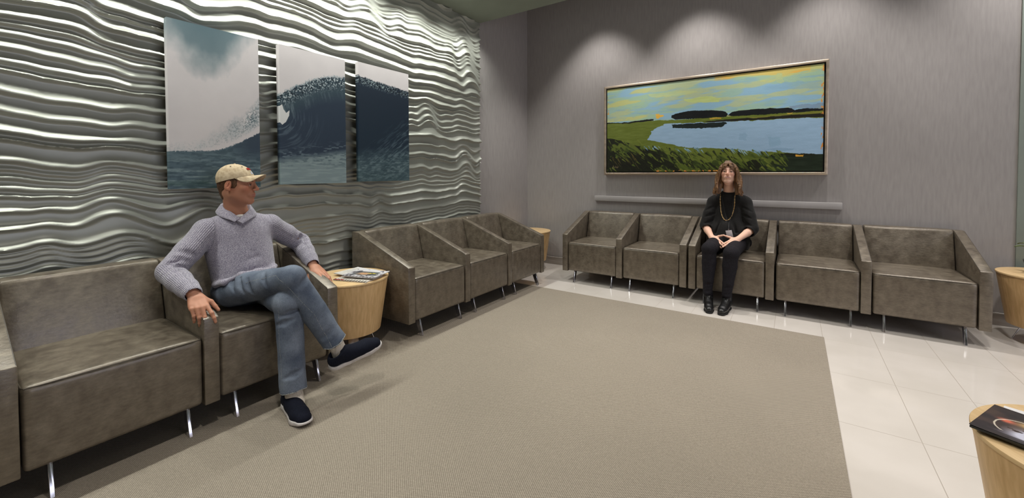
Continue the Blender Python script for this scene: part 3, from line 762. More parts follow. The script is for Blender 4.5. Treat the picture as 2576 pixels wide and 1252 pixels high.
class Sdf:
    def __init__(s): s.p = []; s.M = np.eye(3); s.o = np.zeros(3); s.s = 1.0; s.noise = None
    def frame(s, o=(0, 0, 0), x=None, y=None, z=None, scale=1.0):
        s.o = np.array(o, float); s.s = scale
        s.M = np.eye(3) if x is None else np.stack([nrm(x), nrm(y), nrm(z)], 1)
        return s
    def W(s, p): return s.o + s.M @ (np.array(p, float) * s.s)
    def rc(s, a, b, ra, rb, k=0.01, op='add', ax=None, sc=1.0):
        a = s.W(a); b = s.W(b); ra *= s.s; rb *= s.s; k *= s.s
        if ax is not None: ax = s.M @ nrm(ax)
        c = (a + b) / 2; R_ = np.linalg.norm(b - a) / 2 + max(ra, rb) + k + 0.01
        s.p.append(('rc', a, b, ra, rb, k, op, ax, sc, c, R_)); return s
    def chain(s, pts, rads, k=0.01, op='add', ax=None, sc=1.0):
        for i in range(len(pts) - 1): s.rc(pts[i], pts[i + 1], rads[i], rads[i + 1], k, op, ax, sc)
        return s
    def el(s, c, r, k=0.01, op='add', rot=None):
        c = s.W(c); r = np.array(r, float) * s.s; k *= s.s
        Mx = s.M if rot is None else s.M @ np.array(rot)
        s.p.append(('el', c, r, Mx, k, op, c, r.max() + k + 0.01)); return s
    def plane(s, p, n, k=0.002):
        """keep the side the normal points away from"""
        s.p.append(('pl', s.W(p), s.M @ nrm(n), k * s.s)); return s
    def eval(s, P, act):
        d = np.full(P.shape[:-1], 9.0, np.float32)
        for q in act:
            if q[0] == 'rc':
                _, a, b, ra, rb, k, op, ax, sc, c, R_ = q
                ba = b - a; pa = P - a
                if ax is not None:
                    pa = pa + (pa @ ax)[..., None] * ax * (sc - 1); ba = ba + ax * (ba @ ax) * (sc - 1)
                t = np.clip((pa @ ba) / (ba @ ba + 1e-12), 0, 1)
                e = np.sqrt(((pa - t[..., None] * ba) ** 2).sum(-1)) - (ra + t * (rb - ra))
            elif q[0] == 'el':
                _, c, r, Mx, k, op, _, _ = q
                u = (P - c) @ Mx
                k0 = np.sqrt(((u / r) ** 2).sum(-1)); k1 = np.sqrt(((u / r ** 2) ** 2).sum(-1)) + 1e-9
                e = k0 * (k0 - 1) / k1
            else:
                _, p0, n, k = q; e = (P - p0) @ n; op = 'int'
            if op == 'add': d = smin(d, e, k)
            elif op == 'sub': d = -smin(-d, e, k)
            else: d = -smin(-d, -e, k)
        return d
    def mesh(s, vox=0.003):
        pr = [q for q in s.p if q[0] != 'pl' and q[6 if q[0] == 'rc' else 5] == 'add']
        lo = np.min([q[-2] - q[-1] for q in pr], 0); hi = np.max([q[-2] + q[-1] for q in pr], 0)
        g = openvdb.FloatGrid(1.0); B = 32
        n = np.ceil((hi - lo) / vox / B).astype(int)
        ar = np.arange(B) * vox
        hd = B * vox * 0.87
        for i in range(n[0]):
            for j in range(n[1]):
                for k in range(n[2]):
                    o = lo + np.array([i, j, k]) * B * vox; c = o + B * vox / 2
                    act = [q for q in s.p if q[0] == 'pl' or np.linalg.norm(c - q[-2]) < q[-1] + hd]
                    if not any(q[0] != 'pl' and q[6 if q[0] == 'rc' else 5] == 'add' for q in act): continue
                    P = np.stack(np.meshgrid(o[0] + ar, o[1] + ar, o[2] + ar, indexing='ij'), -1).astype(np.float32)
                    d = s.eval(P, act)
                    if s.noise is not None and d.min() < 0.02: d = d + s.noise(P)
                    d = np.clip(d / vox, -3, 3).astype(np.float32)
                    if d.min() >= 3: continue
                    g.copyFromArray(np.ascontiguousarray(np.where(d >= 3, 1.0 * 3, d)), ijk=(i * B, j * B, k * B))
        pts, quads = g.convertToQuads(isovalue=0.0)
        V = lo + pts * vox
        return V, quads[:, ::-1]

def smooth_mesh(V, F, it=2, lam=0.5):
    n = len(V)
    e = np.concatenate([F[:, [0, 1]], F[:, [1, 2]], F[:, [2, 3]], F[:, [3, 0]]]); e = np.concatenate([e, e[:, ::-1]])
    deg = np.bincount(e[:, 0], minlength=n).astype(float); deg[deg == 0] = 1
    for _ in range(it):
        S_ = np.stack([np.bincount(e[:, 0], weights=V[e[:, 1], a], minlength=n) for a in range(3)], 1) / deg[:, None]
        V = V + lam * (S_ - V)
    return V

def sdfobj(name, s, mat_, parent, vox=0.003, col=None, attrs=None, smooth_it=2):
    V, F = s.mesh(vox)
    V = smooth_mesh(V, F, smooth_it)
    c = col(V) if callable(col) else col
    at_ = attrs(V) if attrs else None
    o = npmesh(name, V, F, mat_, None, col=c, attrs=at_)
    if parent:
        o.parent = parent
        o.matrix_parent_inverse = Matrix.Translation(-Vector(parent.location)) if parent.type == 'EMPTY' else Matrix()
    return o

def folds(amp, freq, seed, dirv=(0, 0, 1)):
    rs = np.random.RandomState(seed); ks = [nrm(np.array(dirv) + 0.9 * rs.randn(3)) * freq * (0.7 + 0.6 * rs.rand()) for _ in range(4)]; ph = rs.rand(4) * 6.28
    def f(P):
        w_ = np.sin(P @ ks[3] * 0.45 + ph[3])
        return (amp * (np.sin(P @ ks[0] + ph[0] + 1.6 * w_) * 0.5 + np.sin(P @ ks[1] + ph[1] + 1.3 * w_) * 0.35 + np.sin(P @ ks[2] * 1.9 + ph[2]) * 0.2)).astype(np.float32)
    return f

def hand(s, wrist, ydir, zdir, right, size=1.0, curls=None, spread=(10, 2, -6, -14), thumb=((0.8, 0.6, -0.25), (0.45, 0.85, -0.2)), k0=0.008):
    """wrist: position; ydir: towards the fingers; zdir: back of the hand; local x = thumb side"""
    y = nrm(ydir); z = nrm(np.array(zdir) - y * np.dot(zdir, y)); x = np.cross(z, y) if right else np.cross(y, z)
    s.frame(wrist, x, y, z, size)
    kn = [(0.027, 0.090, 0.001), (0.008, 0.094, 0.004), (-0.012, 0.089, 0.002), (-0.029, 0.080, -0.003)]
    ln = [(0.044, 0.026, 0.020), (0.049, 0.030, 0.021), (0.045, 0.028, 0.020), (0.035, 0.021, 0.018)]
    rd = [(0.0098, 0.0088, 0.0078, 0.0066), (0.0100, 0.0090, 0.0080, 0.0068), (0.0095, 0.0085, 0.0075, 0.0064), (0.0085, 0.0075, 0.0066, 0.0056)]
    curls = curls or [(15, 20, 10)] * 4
    # palm
    s.rc((0, -0.01, 0), (0, 0.02, 0), 0.026, 0.027, 0.012, ax=(0, 0, 1), sc=1.45)
    for i, q in enumerate(kn):
        s.rc((q[0] * 0.55, 0.015, -0.003), (q[0], q[1] - 0.006, q[2] - 0.004), 0.0155, 0.0125 - (0.001 if i == 3 else 0), 0.009)
    s.rc((0.018, 0.022, -0.008), (0.030, 0.055, -0.010), 0.016, 0.012, 0.012)     # ball of the thumb
    s.rc((-0.018, 0.02, -0.006), (-0.026, 0.055, -0.007), 0.014, 0.011, 0.012)
    for i in range(4):
        a = R(spread[i]); p = np.array(kn[i]); c = 0
        for j in range(3):
            c += R(curls[i][j])
            d = np.array([math.sin(a) * math.cos(c), math.cos(a) * math.cos(c), -math.sin(c)])
            q = p + d * ln[i][j]
            s.rc(p, q, rd[i][j], rd[i][j + 1], 0.0025 if j else 0.005)
            if j: s.el(p + np.array([0, 0, 0.0008]), (rd[i][j] * 1.05,) * 3, 0.003)
            p = q
        
    t0 = np.array((0.022, 0.030, -0.006)); t1 = t0 + nrm(thumb[0]) * 0.038; t2 = t1 + nrm(thumb[1]) * 0.030; t3 = t2 + nrm(np.array(thumb[1]) + np.array(thumb[2]) * 0.3 if len(thumb) > 2 else thumb[1]) * 0.024
    s.rc(t0, t1, 0.0150, 0.0115, 0.010); s.rc(t1, t2, 0.0112, 0.0100, 0.004); s.rc(t2, t3, 0.0100, 0.0078, 0.003)
    s.frame()
    return s

def head(s, c, fwd_, up_, scale=1.0, female=False):
    y = nrm(fwd_); z = nrm(np.array(up_) - y * np.dot(up_, y)); x = np.cross(y, z)
    s.frame(c, x, y, z, scale)
    s.el((0, -0.012, 0.034), (0.075, 0.094, 0.080), 0.02)
    jw = 0.0585 if not female else 0.0610
    s.el((0, 0.018, -0.032), (jw + 0.003, 0.070, 0.078), 0.035)
    for e in (-1, 1):
        s.rc((e * (jw - 0.012), 0.000, -0.058), (e * 0.016, 0.066, -0.098), 0.017, 0.014, 0.022)
        s.el((e * 0.041, 0.062, -0.018), (0.020, 0.018, 0.018), 0.022)
        s.rc((e * 0.008, 0.086, 0.024), (e * 0.036, 0.076, 0.025), 0.009 if not female else 0.006, 0.008, 0.012)
    s.rc((0, 0.075, -0.096), (0, 0.072, -0.100), 0.017 if not female else 0.014, 0.016, 0.018)
    for e in (-1, 1):
        s.el((e * 0.031, 0.094, 0.005), (0.017, 0.013, 0.010), 0.010, 'sub')
        s.el((e * 0.031, 0.0765, 0.004), (0.0135, 0.0125, 0.0105), 0.003)
        s.rc((e * 0.0235, 0.0935, 0.0035), (e * 0.0390, 0.0900, 0.0035), 0.0038 if not female else 0.0032, 0.0030, 0.002, 'sub')
        s.rc((e * 0.018, 0.0860, 0.0105), (e * 0.044, 0.0785, 0.0085), 0.0030, 0.0024, 0.004)     # upper lid
    nb = 0.0 if not female else -0.003
    s.rc((0, 0.084, 0.020), (0, 0.110 + nb, -0.022), 0.0075, 0.0095, 0.010)
    s.el((0, 0.109 + nb, -0.026), (0.0105, 0.011, 0.009), 0.006)
    for e in (-1, 1): s.el((e * 0.0115, 0.098 + nb, -0.029), (0.008, 0.010, 0.007), 0.005)
    for e in (-1, 1): s.el((e * 0.006, 0.104 + nb, -0.036), (0.0035, 0.005, 0.003), 0.003, 'sub')
    # mouth
    s.el((0, 0.078, -0.060), (0.030, 0.019, 0.022), 0.012)
    wm = 0.021 if not female else 0.025; ym = 0.006 if female else 0.0
    for e in (-1, 1):
        s.rc((0, 0.0965, -0.0555), (e * wm, 0.086, -0.0600 + ym), 0.0040, 0.0024, 0.004)
        s.rc((0, 0.0945, -0.0685 - ym * 0.6), (e * (wm - 0.002), 0.086, -0.0620 + ym * 0.9), 0.0050, 0.0026, 0.004)
        s.rc((0, 0.102, -0.0620 - ym * 0.1), (e * wm, 0.091, -0.0608 + ym), 0.0022 + ym * 0.25, 0.0014, 0.002, 'sub')
    for e in (-1, 1):
        a = R(14) * 1
        rot = np.array([[1, 0, 0], [0, math.cos(a), math.sin(a)], [0, -math.sin(a), math.cos(a)]])
        s.el((e * 0.078, -0.016, -0.004), (0.0085, 0.0185, 0.032), 0.004, rot=rot)
        s.el((e * 0.0870, -0.012, 0.003), (0.0085, 0.0110, 0.021), 0.003, 'sub', rot=rot)
        s.rc((e * 0.082, -0.020, -0.010), (e * 0.083, -0.012, 0.012), 0.0030, 0.0026, 0.003)
        s.el((e * 0.078, -0.009, -0.027), (0.006, 0.009, 0.010), 0.004)
    s.frame()
    return (np.array(c, float), np.stack([x, y, z], 1), scale)

def eyes(hf, root, iris=(70, 84, 96)):
    c, Mx, sc = hf
    for e in (-1, 1):
        n = 40; th = np.linspace(0, math.pi, n); ph = np.linspace(0, 2 * math.pi, n)
        T, P_ = np.meshgrid(th, ph, indexing='ij')
        u = np.stack([np.sin(T) * np.cos(P_), np.cos(T), np.sin(T) * np.sin(P_)], -1).reshape(-1, 3)
        L_ = np.array((e * 0.031, 0.0765, 0.0035)) + u * 0.0118
        V = c + (L_ * sc) @ Mx.T
        a = T.reshape(-1); col = np.tile(linA(np.array((188, 178, 170.))), (len(a), 1))
        col[a < 0.62] = linA(np.array(iris, float)); col[a < 0.34] = (0.004, 0.004, 0.004)
        o = npmesh('eye', V, grid_faces(n, n), EYEM, None, col=col)
        o.parent = root; o.matrix_parent_inverse = Matrix.Translation(-Vector(root.location))

def skin_color(hf, base, female=False, stubble=0.0):
    c, Mx, sc = hf
    def f(V):
        u = (V - c) @ Mx / sc
        base_l = linA(np.array(base, float)); col = np.tile(base_l, (len(V), 1))
        def mixin(w, rgb): 
            nonlocal col
            w = np.clip(w, 0, 1)[:, None]; col = col * (1 - w) + linA(np.array(rgb, float)) * w
        near = np.linalg.norm(u, axis=1) < 0.16
        g = lambda cx, cy, cz, r: np.exp(-(((u - (cx, cy, cz)) ** 2).sum(1)) / r ** 2) * near
        b_ = np.array(base, float)
        for e in (-1, 1):
            mixin(g(e * 0.045, 0.07, -0.022, 0.024) * 0.45, b_ * (1.02, 0.80, 0.78))
            mixin(g(e * 0.080, -0.01, -0.005, 0.03) * 0.5, b_ * (1.03, 0.84, 0.8))
        mixin(g(0, 0.112, -0.026, 0.016) * 0.5, b_ * (1.02, 0.80, 0.76))
        if stubble: mixin(np.clip((-0.030 - u[:, 2]) * 40, 0, 1) * np.clip((u[:, 1] + 0.02) * 25, 0, 1) * np.clip((0.15 - np.linalg.norm(u, axis=1)) * 40, 0, 1) * stubble, b_ * (0.80, 0.74, 0.72))
        wm = 0.024 if not female else 0.025; ym = 0.006 if female else 0
        zc = -0.0610 + ym * (np.abs(u[:, 0]) / wm) ** 1.5
        lip = (np.abs(u[:, 2] - zc + 0.0010) < 0.0098 * np.sqrt(np.clip(1 - (u[:, 0] / wm) ** 2, 0, 1))) & (u[:, 1] > 0.078) & near
        mixin(lip * 0.85, (176, 96, 88) if female else (164, 98, 88))
        ml = (np.abs(u[:, 2] - zc + 0.0003) < (0.0018 if not female else 0.0030) * np.sqrt(np.clip(1 - (u[:, 0] / wm) ** 2, 0, 1))) & (u[:, 1] > 0.078) & near
        mixin(ml * 0.8, (222, 206, 196) if female else (176, 146, 134))
        for e in (-1, 1):
            ex = (u[:, 0] - e * 0.031) / 0.0165; ez = (u[:, 2] - 0.004) / 0.0085
            mixin(np.clip(1.6 - 1.6 * (ex ** 2 + ez ** 2), 0, 0.55) * (u[:, 1] > 0.07) * near, (96, 62, 50))
            bx = (u[:, 0] - e * 0.031) / 0.021; bz = (u[:, 2] - 0.0235 + 0.004 * bx ** 2) / 0.0042
            mixin(((bx ** 2 + bz ** 2 < 1) & (u[:, 1] > 0.06) & near) * 0.75, (96, 66, 48))
        return col
    return f

EYEM = make_colattr('eye_surface', 0.12, 0.6)
SKIN = make_colattr('skin', 0.5, 0.35, bump=0.15, bscale=260, dist=0.0008, sub=0.12)

def make_knit():
    m, N, L, b = mat('heather_grey_knit', rough=0.9, spec=0.15)
    b.inputs['Sheen Weight'].default_value = 0.3
    mp, n, r = add_noise(N, L, b, lin(104, 99, 120), lin(200, 195, 205), 360, 2, lo=0.34, hi=0.68)
    at = N.new('ShaderNodeAttribute'); at.attribute_name = 'rib'
    mu = N.new('ShaderNodeMath'); mu.operation = 'MULTIPLY'; L.new(at.outputs['Fac'], mu.inputs[0]); mu.inputs[1].default_value = 2 * math.pi / 0.0080
    sn = N.new('ShaderNodeMath'); sn.operation = 'SINE'; L.new(mu.outputs[0], sn.inputs[0])
    bp = N.new('ShaderNodeBump'); bp.inputs['Strength'].default_value = 0.6; bp.inputs['Distance'].default_value = 0.0016
    L.new(sn.outputs[0], bp.inputs['Height'])
    bp2 = N.new('ShaderNodeBump'); bp2.inputs['Strength'].default_value = 0.5; bp2.inputs['Distance'].default_value = 0.002
    L.new(n.outputs['Fac'], bp2.inputs['Height']); L.new(bp.outputs[0], bp2.inputs['Normal']); L.new(bp2.outputs[0], b.inputs['Normal'])
    # shade in the furrows between the ribs, multiplied into the colour
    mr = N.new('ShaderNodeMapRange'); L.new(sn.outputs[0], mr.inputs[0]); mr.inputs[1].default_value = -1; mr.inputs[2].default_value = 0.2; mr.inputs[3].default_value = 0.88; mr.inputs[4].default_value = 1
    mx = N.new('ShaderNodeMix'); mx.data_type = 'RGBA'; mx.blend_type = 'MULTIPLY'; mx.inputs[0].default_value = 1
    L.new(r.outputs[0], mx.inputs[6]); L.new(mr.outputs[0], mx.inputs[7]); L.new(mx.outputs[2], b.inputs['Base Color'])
    return m
KNIT = make_knit()

def make_denim():
    m, N, L, b = mat('faded_denim', rough=0.85, spec=0.2)
    mp, n, r = add_noise(N, L, b, lin(78, 87, 103), lin(122, 131, 145), 8, 7, lo=0.34, hi=0.7)
    n2 = N.new('ShaderNodeTexNoise'); n2.inputs['Scale'].default_value = 420; n2.inputs['Detail'].default_value = 2
    mp2 = N.new('ShaderNodeMapping'); mp2.inputs['Scale'].default_value = (1, 1, 0.25)
    tc = N.new('ShaderNodeTexCoord'); L.new(tc.outputs['Object'], mp2.inputs[0]); L.new(mp2.outputs[0], n2.inputs['Vector'])
    mx = N.new('ShaderNodeMix'); mx.data_type = 'RGBA'; mx.blend_type = 'OVERLAY'; mx.inputs[0].default_value = 0.45
    L.new(r.outputs[0], mx.inputs[6]); L.new(n2.outputs['Fac'], mx.inputs[7]); L.new(mx.outputs[2], b.inputs['Base Color'])
    bp = N.new('ShaderNodeBump'); bp.inputs['Strength'].default_value = 0.35; bp.inputs['Distance'].default_value = 0.0012
    L.new(n2.outputs['Fac'], bp.inputs['Height']); L.new(bp.outputs[0], b.inputs['Normal'])
    return m
DENIM = make_denim()
def cloth(name, c1, c2, scale=160, rough=0.85, bump=0.4, stretch=None, sheen=0.0, spec=0.2):
    m, N, L, b = mat(name, rough=rough, spec=spec); b.inputs['Sheen Weight'].default_value = sheen
    add_noise(N, L, b, c1, c2, scale, 3, bump=bump, bscale=scale * 2, stretch=stretch)
    return m
KHAKI = cloth('khaki_twill', lin(172, 152, 124), lin(196, 178, 150), 60)
NAVYKNIT = cloth('navy_knit_mesh', lin(11, 14, 26), lin(21, 25, 40), 320)
NAVYDARK = cloth('dark_navy_suede', lin(18, 18, 24), lin(28, 28, 34), 200)
SOLEM = cloth('white_foam_sole', lin(190, 184, 182), lin(214, 208, 206), 30, 0.6, 0.1)
SOCKM = cloth('grey_white_sock', lin(196, 186, 172), lin(222, 212, 200), 200, stretch=(1, 1, 0.1))
WHITET = cloth('white_cotton', lin(216, 212, 206), lin(230, 226, 222), 80)
THREAD = cloth('pale_stitching', lin(84, 90, 100), lin(176, 176, 170), 260)
REDT = cloth('red_embroidery', lin(140, 34, 34), lin(170, 48, 44), 200)
BLUET = cloth('pale_blue_embroidery', lin(176, 186, 206), lin(200, 206, 220), 200)
BLACKC = cloth('black_crepe', lin(21, 20, 20), lin(30, 29, 28), 140, 0.8, 0.35, sheen=0.1)
BLACKP = cloth('black_stretch_denim', lin(24, 22, 26), lin(36, 34, 39), 160, 0.85, 0.3)
m, N, L, b = mat('black_polished_leather', lin(20, 20, 21), 0.32, 0.0, 0.5)
add_noise(N, L, b, lin(17, 17, 18), lin(25, 25, 26), 20, 3, bump=0.2, bscale=60, rough=(0.26, 0.42)); BOOTM = m
HAIRM = cloth('auburn_short_hair', lin(66, 44, 30), lin(112, 78, 52), 260, 0.6, 0.8, stretch=(1, 1, 0.25), spec=0.4)
def make_longhair():
    m, N, L, b = mat('light_brown_wavy_hair', rough=0.42, spec=0.5)
    add_noise(N, L, b, lin(66, 44, 28), lin(158, 118, 80), 55, 5, bump=0.9, bscale=150, stretch=(1.6, 1.6, 0.16), lo=0.3, hi=0.72, dist=0.003)
    return m
LONGHAIR = make_longhair()

def bone_coord(segs):
    """knit rib coordinate: arc position round the nearest bone"""
    def f(V):
        best = np.full(len(V), 9.0); out = np.zeros(len(V))
        for a, b, ref, w in segs:
            a = np.array(a, float); b = np.array(b, float); ba = b - a
            t = np.clip((V - a) @ ba / (ba @ ba), 0, 1); D = V - a - t[:, None] * ba; d = np.linalg.norm(D, axis=1) * w
            ax = nrm(ba); e1 = nrm(np.array(ref) - ax * np.dot(ref, ax)); e2 = np.cross(ax, e1)
            ang = np.arctan2(D @ e2, D @ e1)
            m_ = d < best; best[m_] = d[m_]; out[m_] = (ang * 0.055)[m_] if w == 1 else 0.0
        return {'rib': out}
    return f

def crease(s, A, B, t, n, rad, depth, skew=0.25):
    A = np.array(A, float); B = np.array(B, float); d = nrm(B - A); n = nrm(np.array(n) - d * np.dot(n, d)); c = A + (B - A) * t
    ax = nrm(np.cross(d, n) + skew * d); r = 0.012; q = c + n * (rad + r - depth)
    s.chain([q - ax * 0.045 - n * 0.016, q, q + ax * 0.045 - n * 0.016], [0.004, r, 0.004], 0.016, 'sub')

def shoe(name, heel, toe, up_, root, side, upper_mat, sole_mat, L_=0.285, wid=1.0, slip=True):
    """heel/toe: points on the sole plane"""
    heel = np.array(heel, float); y = nrm(np.array(toe, float) - heel); z = nrm(np.array(up_) - y * np.dot(up_, y)); x = np.cross(y, z)
    sc = L_ / 0.285
    s = Sdf().frame(heel, x, y, z, sc)
    s.rc((0, 0.040, 0.040), (0, 0.10, 0.040), 0.034, 0.034, 0.01)
    s.rc((0, 0.035, 0.050), (0, 0.045, 0.085), 0.031, 0.033, 0.02)
    s.rc((0, 0.070, 0.070), (0, 0.165, 0.035), 0.030, 0.034, 0.03)
    s.rc((0.0, 0.10, 0.036), (-0.004 * side, 0.205, 0.032), 0.035, 0.043 * wid, 0.02, ax=(0, 0, 1), sc=1.1)
    s.rc((-0.004 * side, 0.205, 0.032), (0.0, 0.243, 0.030), 0.043 * wid, 0.036 * wid, 0.01, ax=(0, 0, 1), sc=1.25)
    s.rc((0, 0.040, 0.075), (0, 0.036, 0.14), 0.026, 0.029, 0.002, 'sub')
    s.plane((0, 0, 0.020), (0, 0, -1)); s.plane((0, 0.05, 0.084), (0, -0.30, 1), 0.003)
    o = sdfobj(name, s, upper_mat, root, 0.0028)
    s = Sdf().frame(heel, x, y, z, sc)
    s.rc((0, 0.038, 0.014), (0, 0.10, 0.014), 0.037, 0.036, 0.01)
    s.rc((0, 0.10, 0.014), (-0.004 * side, 0.205, 0.014), 0.037, 0.0455 * wid, 0.01)
    s.rc((-0.004 * side, 0.205, 0.014), (0.0, 0.246, 0.018), 0.0455 * wid, 0.040 * wid, 0.01)
    s.plane((0, 0, 0.026), (0, 0, 1), 0.004); s.plane((0, 0, 0.001), (0, 0, -1), 0.003)
    s.plane((0, 0.24, 0.003), (0, 0.28, -1), 0.006)
    q = sdfobj('sole', s, sole_mat, None, 0.0028)
    q.parent = o; q.matrix_parent_inverse = Matrix()
    q.matrix_parent_inverse = Matrix()
    return o

def surf_path(obj, pts, off=0.001):
    """project points onto a mesh surface"""
    from mathutils.bvhtree import BVHTree
    bvh = BVHTree.FromPolygons([v.co for v in obj.data.vertices], [tuple(p.vertices) for p in obj.data.polygons])
    out = []
    for p in pts:
        co_, n, i, d = bvh.find_nearest(Vector(p))
        out.append(co_ + n * off)
    return out

def person_root(x, y, z, label):
    return empty('person', (x, y, z), 0, label, 'person')

def childmesh(name, V, F, mat_, parent):
    """mesh given in world coordinates under a root empty or under a part"""
    o = pydata(name, V, F, mat_)
    o.parent = parent
    if parent.type == 'EMPTY': o.matrix_parent_inverse = Matrix.Translation(-Vector(parent.location))
    return o

# ------------------------------------------------------------------ seated man
def build_man():
    root = person_root(-2.50, 1.10, 0.004, 'seated person in tan cap, grey knit sweater and jeans, legs crossed, looking right')
    zf = 0.004
    P = dict(pel=(-2.63, 1.10, 0.545), che=(-2.69, 1.095, 0.80), nb=(-2.68, 1.078, 0.955),
             sR=(-2.685, 0.925, 0.885), eR=(-2.63, 0.745, 0.70), wR=(-2.385, 0.757, 0.630),
             sL=(-2.69, 1.262, 0.880), eL=(-2.72, 1.468, 0.742), wL=(-2.515, 1.432, 0.634),
             hR=(-2.58, 1.015, 0.545), kR=(-2.135, 1.105, 0.660), aR=(-2.005, 1.275, 0.278),
             hL=(-2.58, 1.175, 0.532), kL=(-2.150, 1.092, 0.535), aL=(-2.090, 1.078, 0.110))
    P = {k: np.array(v) for k, v in P.items()}
    hc = (-2.610, 1.055, 1.140)
    face = nrm((0.74, 0.67, -0.03))
    s = Sdf()
    # torso, limbs under the clothes
    s.rc(P['pel'], P['che'], 0.125, 0.145, 0.03, ax=(1, 0, 0), sc=1.45)
    s.rc(P['sR'], P['sL'], 0.045, 0.045, 0.04)
    s.chain([P['sR'], P['eR'], P['wR']], [0.036, 0.030, 0.027], 0.01); s.chain([P['sL'], P['eL'], P['wL']], [0.036, 0.030, 0.027], 0.01)
    s.chain([P['hR'], P['kR'], P['aR']], [0.060, 0.040, 0.032], 0.01); s.chain([P['hL'], P['kL'], P['aL']], [0.060, 0.040, 0.032], 0.004)
    s.rc(P['aR'], P['aR'] + (0.015, 0.05, -0.075), 0.032, 0.028, 0.01); s.rc(P['aL'], P['aL'] + (0.03, 0, -0.06), 0.032, 0.028, 0.01)
    # neck
    s.rc(P['nb'] + (0.0, 0, -0.02), np.array(hc) + (-0.025, -0.012, -0.05), 0.060, 0.054, 0.03)
    s.rc(np.array(hc) + (-0.03, -0.02, -0.03), np.array(hc) + (0.01, 0.015, -0.085), 0.050, 0.036, 0.02)
    s.rc(P['nb'], P['sR'] + (0, 0.04, 0.02), 0.045, 0.035, 0.03); s.rc(P['nb'], P['sL'] + (0, -0.04, 0.02), 0.045, 0.035, 0.03)
    hf = head(s, hc, face, (0.0, 0.0, 1), 0.94)
    # hands on the armrests
    hand(s, P['wR'] + (0.010, 0.010, -0.012), (0.84, -0.08, -0.52), (0.49, -0.16, 0.85), True, 1.0,
         [(14, 22, 12), (32, 36, 18), (36, 38, 20), (40, 38, 20)], (13, 2, 3, 5), ((0.80, 0.60, -0.30), (0.40, 0.85, -0.45)))
    hand(s, P['wL'] + (0.014, 0, -0.014), (0.86, 0.10, -0.44), (0.42, 0.14, 0.90), False, 1.06,
         [(4, 12, 8), (6, 12, 8), (10, 14, 10), (14, 18, 10)], (6, 1, -4, -10), ((0.80, 0.50, -0.55), (0.45, 0.60, -0.80)))
    sdfobj('body', s, SKIN, root, 0.0026, col=skin_color(hf, (186, 132, 106), stubble=0.3))
    eyes(hf, root, (52, 58, 66))
    # sweater
    s = Sdf()
    s.rc(P['pel'] + (0.0, -0.004, 0.055), P['che'] + (0, -0.006, 0), 0.162, 0.176, 0.03, ax=(1, 0, 0), sc=1.34)
    s.rc(P['sR'], P['sL'], 0.062, 0.062, 0.05)
    s.rc(P['nb'] + (0, 0, -0.01), P['sR'] + (0, 0.02, 0.005), 0.058, 0.052, 0.03); s.rc(P['nb'] + (0, 0, -0.01), P['sL'] + (0, -0.02, 0.005), 0.058, 0.052, 0.03)
    s.rc(P['nb'] + (0.015, 0, -0.055), P['nb'] + (0.01, 0, 0.0), 0.070, 0.062, 0.03)
    for a, b, c in (('sR', 'eR', 'wR'), ('sL', 'eL', 'wL')):
        A, B_, C_ = P[a], P[b], P[c]
        s.chain([A, A + (B_ - A) * 0.5, B_], [0.066, 0.062, 0.060], 0.018)
        s.chain([B_, B_ + (C_ - B_) * 0.45, B_ + (C_ - B_) * 0.8, C_], [0.060, 0.055, 0.047, 0.040], 0.010)
        s.rc(C_ + nrm(B_ - C_) * 0.03, C_ + nrm(B_ - C_) * 0.005, 0.041, 0.040, 0.004)
        for t, n_ in ((0.10, (0.5, -0.3, 0.8)), (0.26, (0.4, -0.5, 0.7)), (0.42, (0.6, -0.2, 0.8))): crease(s, B_, C_, t, n_, 0.056, 0.003)
        for t, n_ in ((0.62, (1, -0.2, 0.2)), (0.78, (1, -0.4, 0.1)), (0.92, (1, 0.2, 0.4))): crease(s, A, B_, t, n_, 0.061, 0.003)
        s.rc(C_ + nrm(C_ - B_) * 0.02, C_ + nrm(B_ - C_) * 0.01, 0.033, 0.033, 0.001, 'sub')
    # hem roll and belly folds
    s.rc(P['pel'] + (0.005, 0, 0.022), P['pel'] + (0.002, 0, 0.045), 0.163, 0.160, 0.008, ax=(1, 0, 0), sc=1.30)
    for z_, y0_, y1_ in ((0.105, -0.15, 0.13), (0.165, -0.14, 0.02), (0.215, 0.0, 0.14), (0.27, -0.12, 0.0)):
        s.chain([P['pel'] + (0.100, y0_, z_), P['pel'] + (0.128, (y0_ + y1_) / 2, z_ + 0.008), P['pel'] + (0.100, y1_, z_ + 0.02)], [0.006, 0.013, 0.006], 0.024, 'sub')
    s.plane(P['pel'] + (0, 0, 0.0), (0, 0, -1), 0.006)
    s.chain([(-2.600, 0.930, 0.598), (-2.525, 0.945, 0.618), (-2.494, 1.015, 0.650), (-2.492, 1.10, 0.648), (-2.508, 1.19, 0.645), (-2.56, 1.228, 0.650)], [0.014] * 6, 0.022)
    # neck opening
    nk = P['nb']
    s.rc(nk + (0.012, -0.003, 0.02), nk + (0.01, -0.006, 0.15), 0.060, 0.074, 0.004, 'sub')
    s.rc(nk + (0.055, -0.014, 0.025), nk + (0.10, -0.020, 0.03), 0.024, 0.028, 0.004, 'sub')
    s.noise = folds(0.0028, 26, 4, (0.3, 0.2, 1))
    sw = sdfobj('sweater', s, KNIT, root, 0.0034, attrs=bone_coord([(P['sR'], P['eR'], (-1, 0, 0), 1), (P['eR'], P['wR'], (0, 0, -1), 1), (P['sL'], P['eL'], (-1, 0, 0), 1), (P['eL'], P['wL'], (0, 0, -1), 1), (P['pel'], P['che'] + (0, 0, 0.06), (-1, 0, 0), 0.42)]))
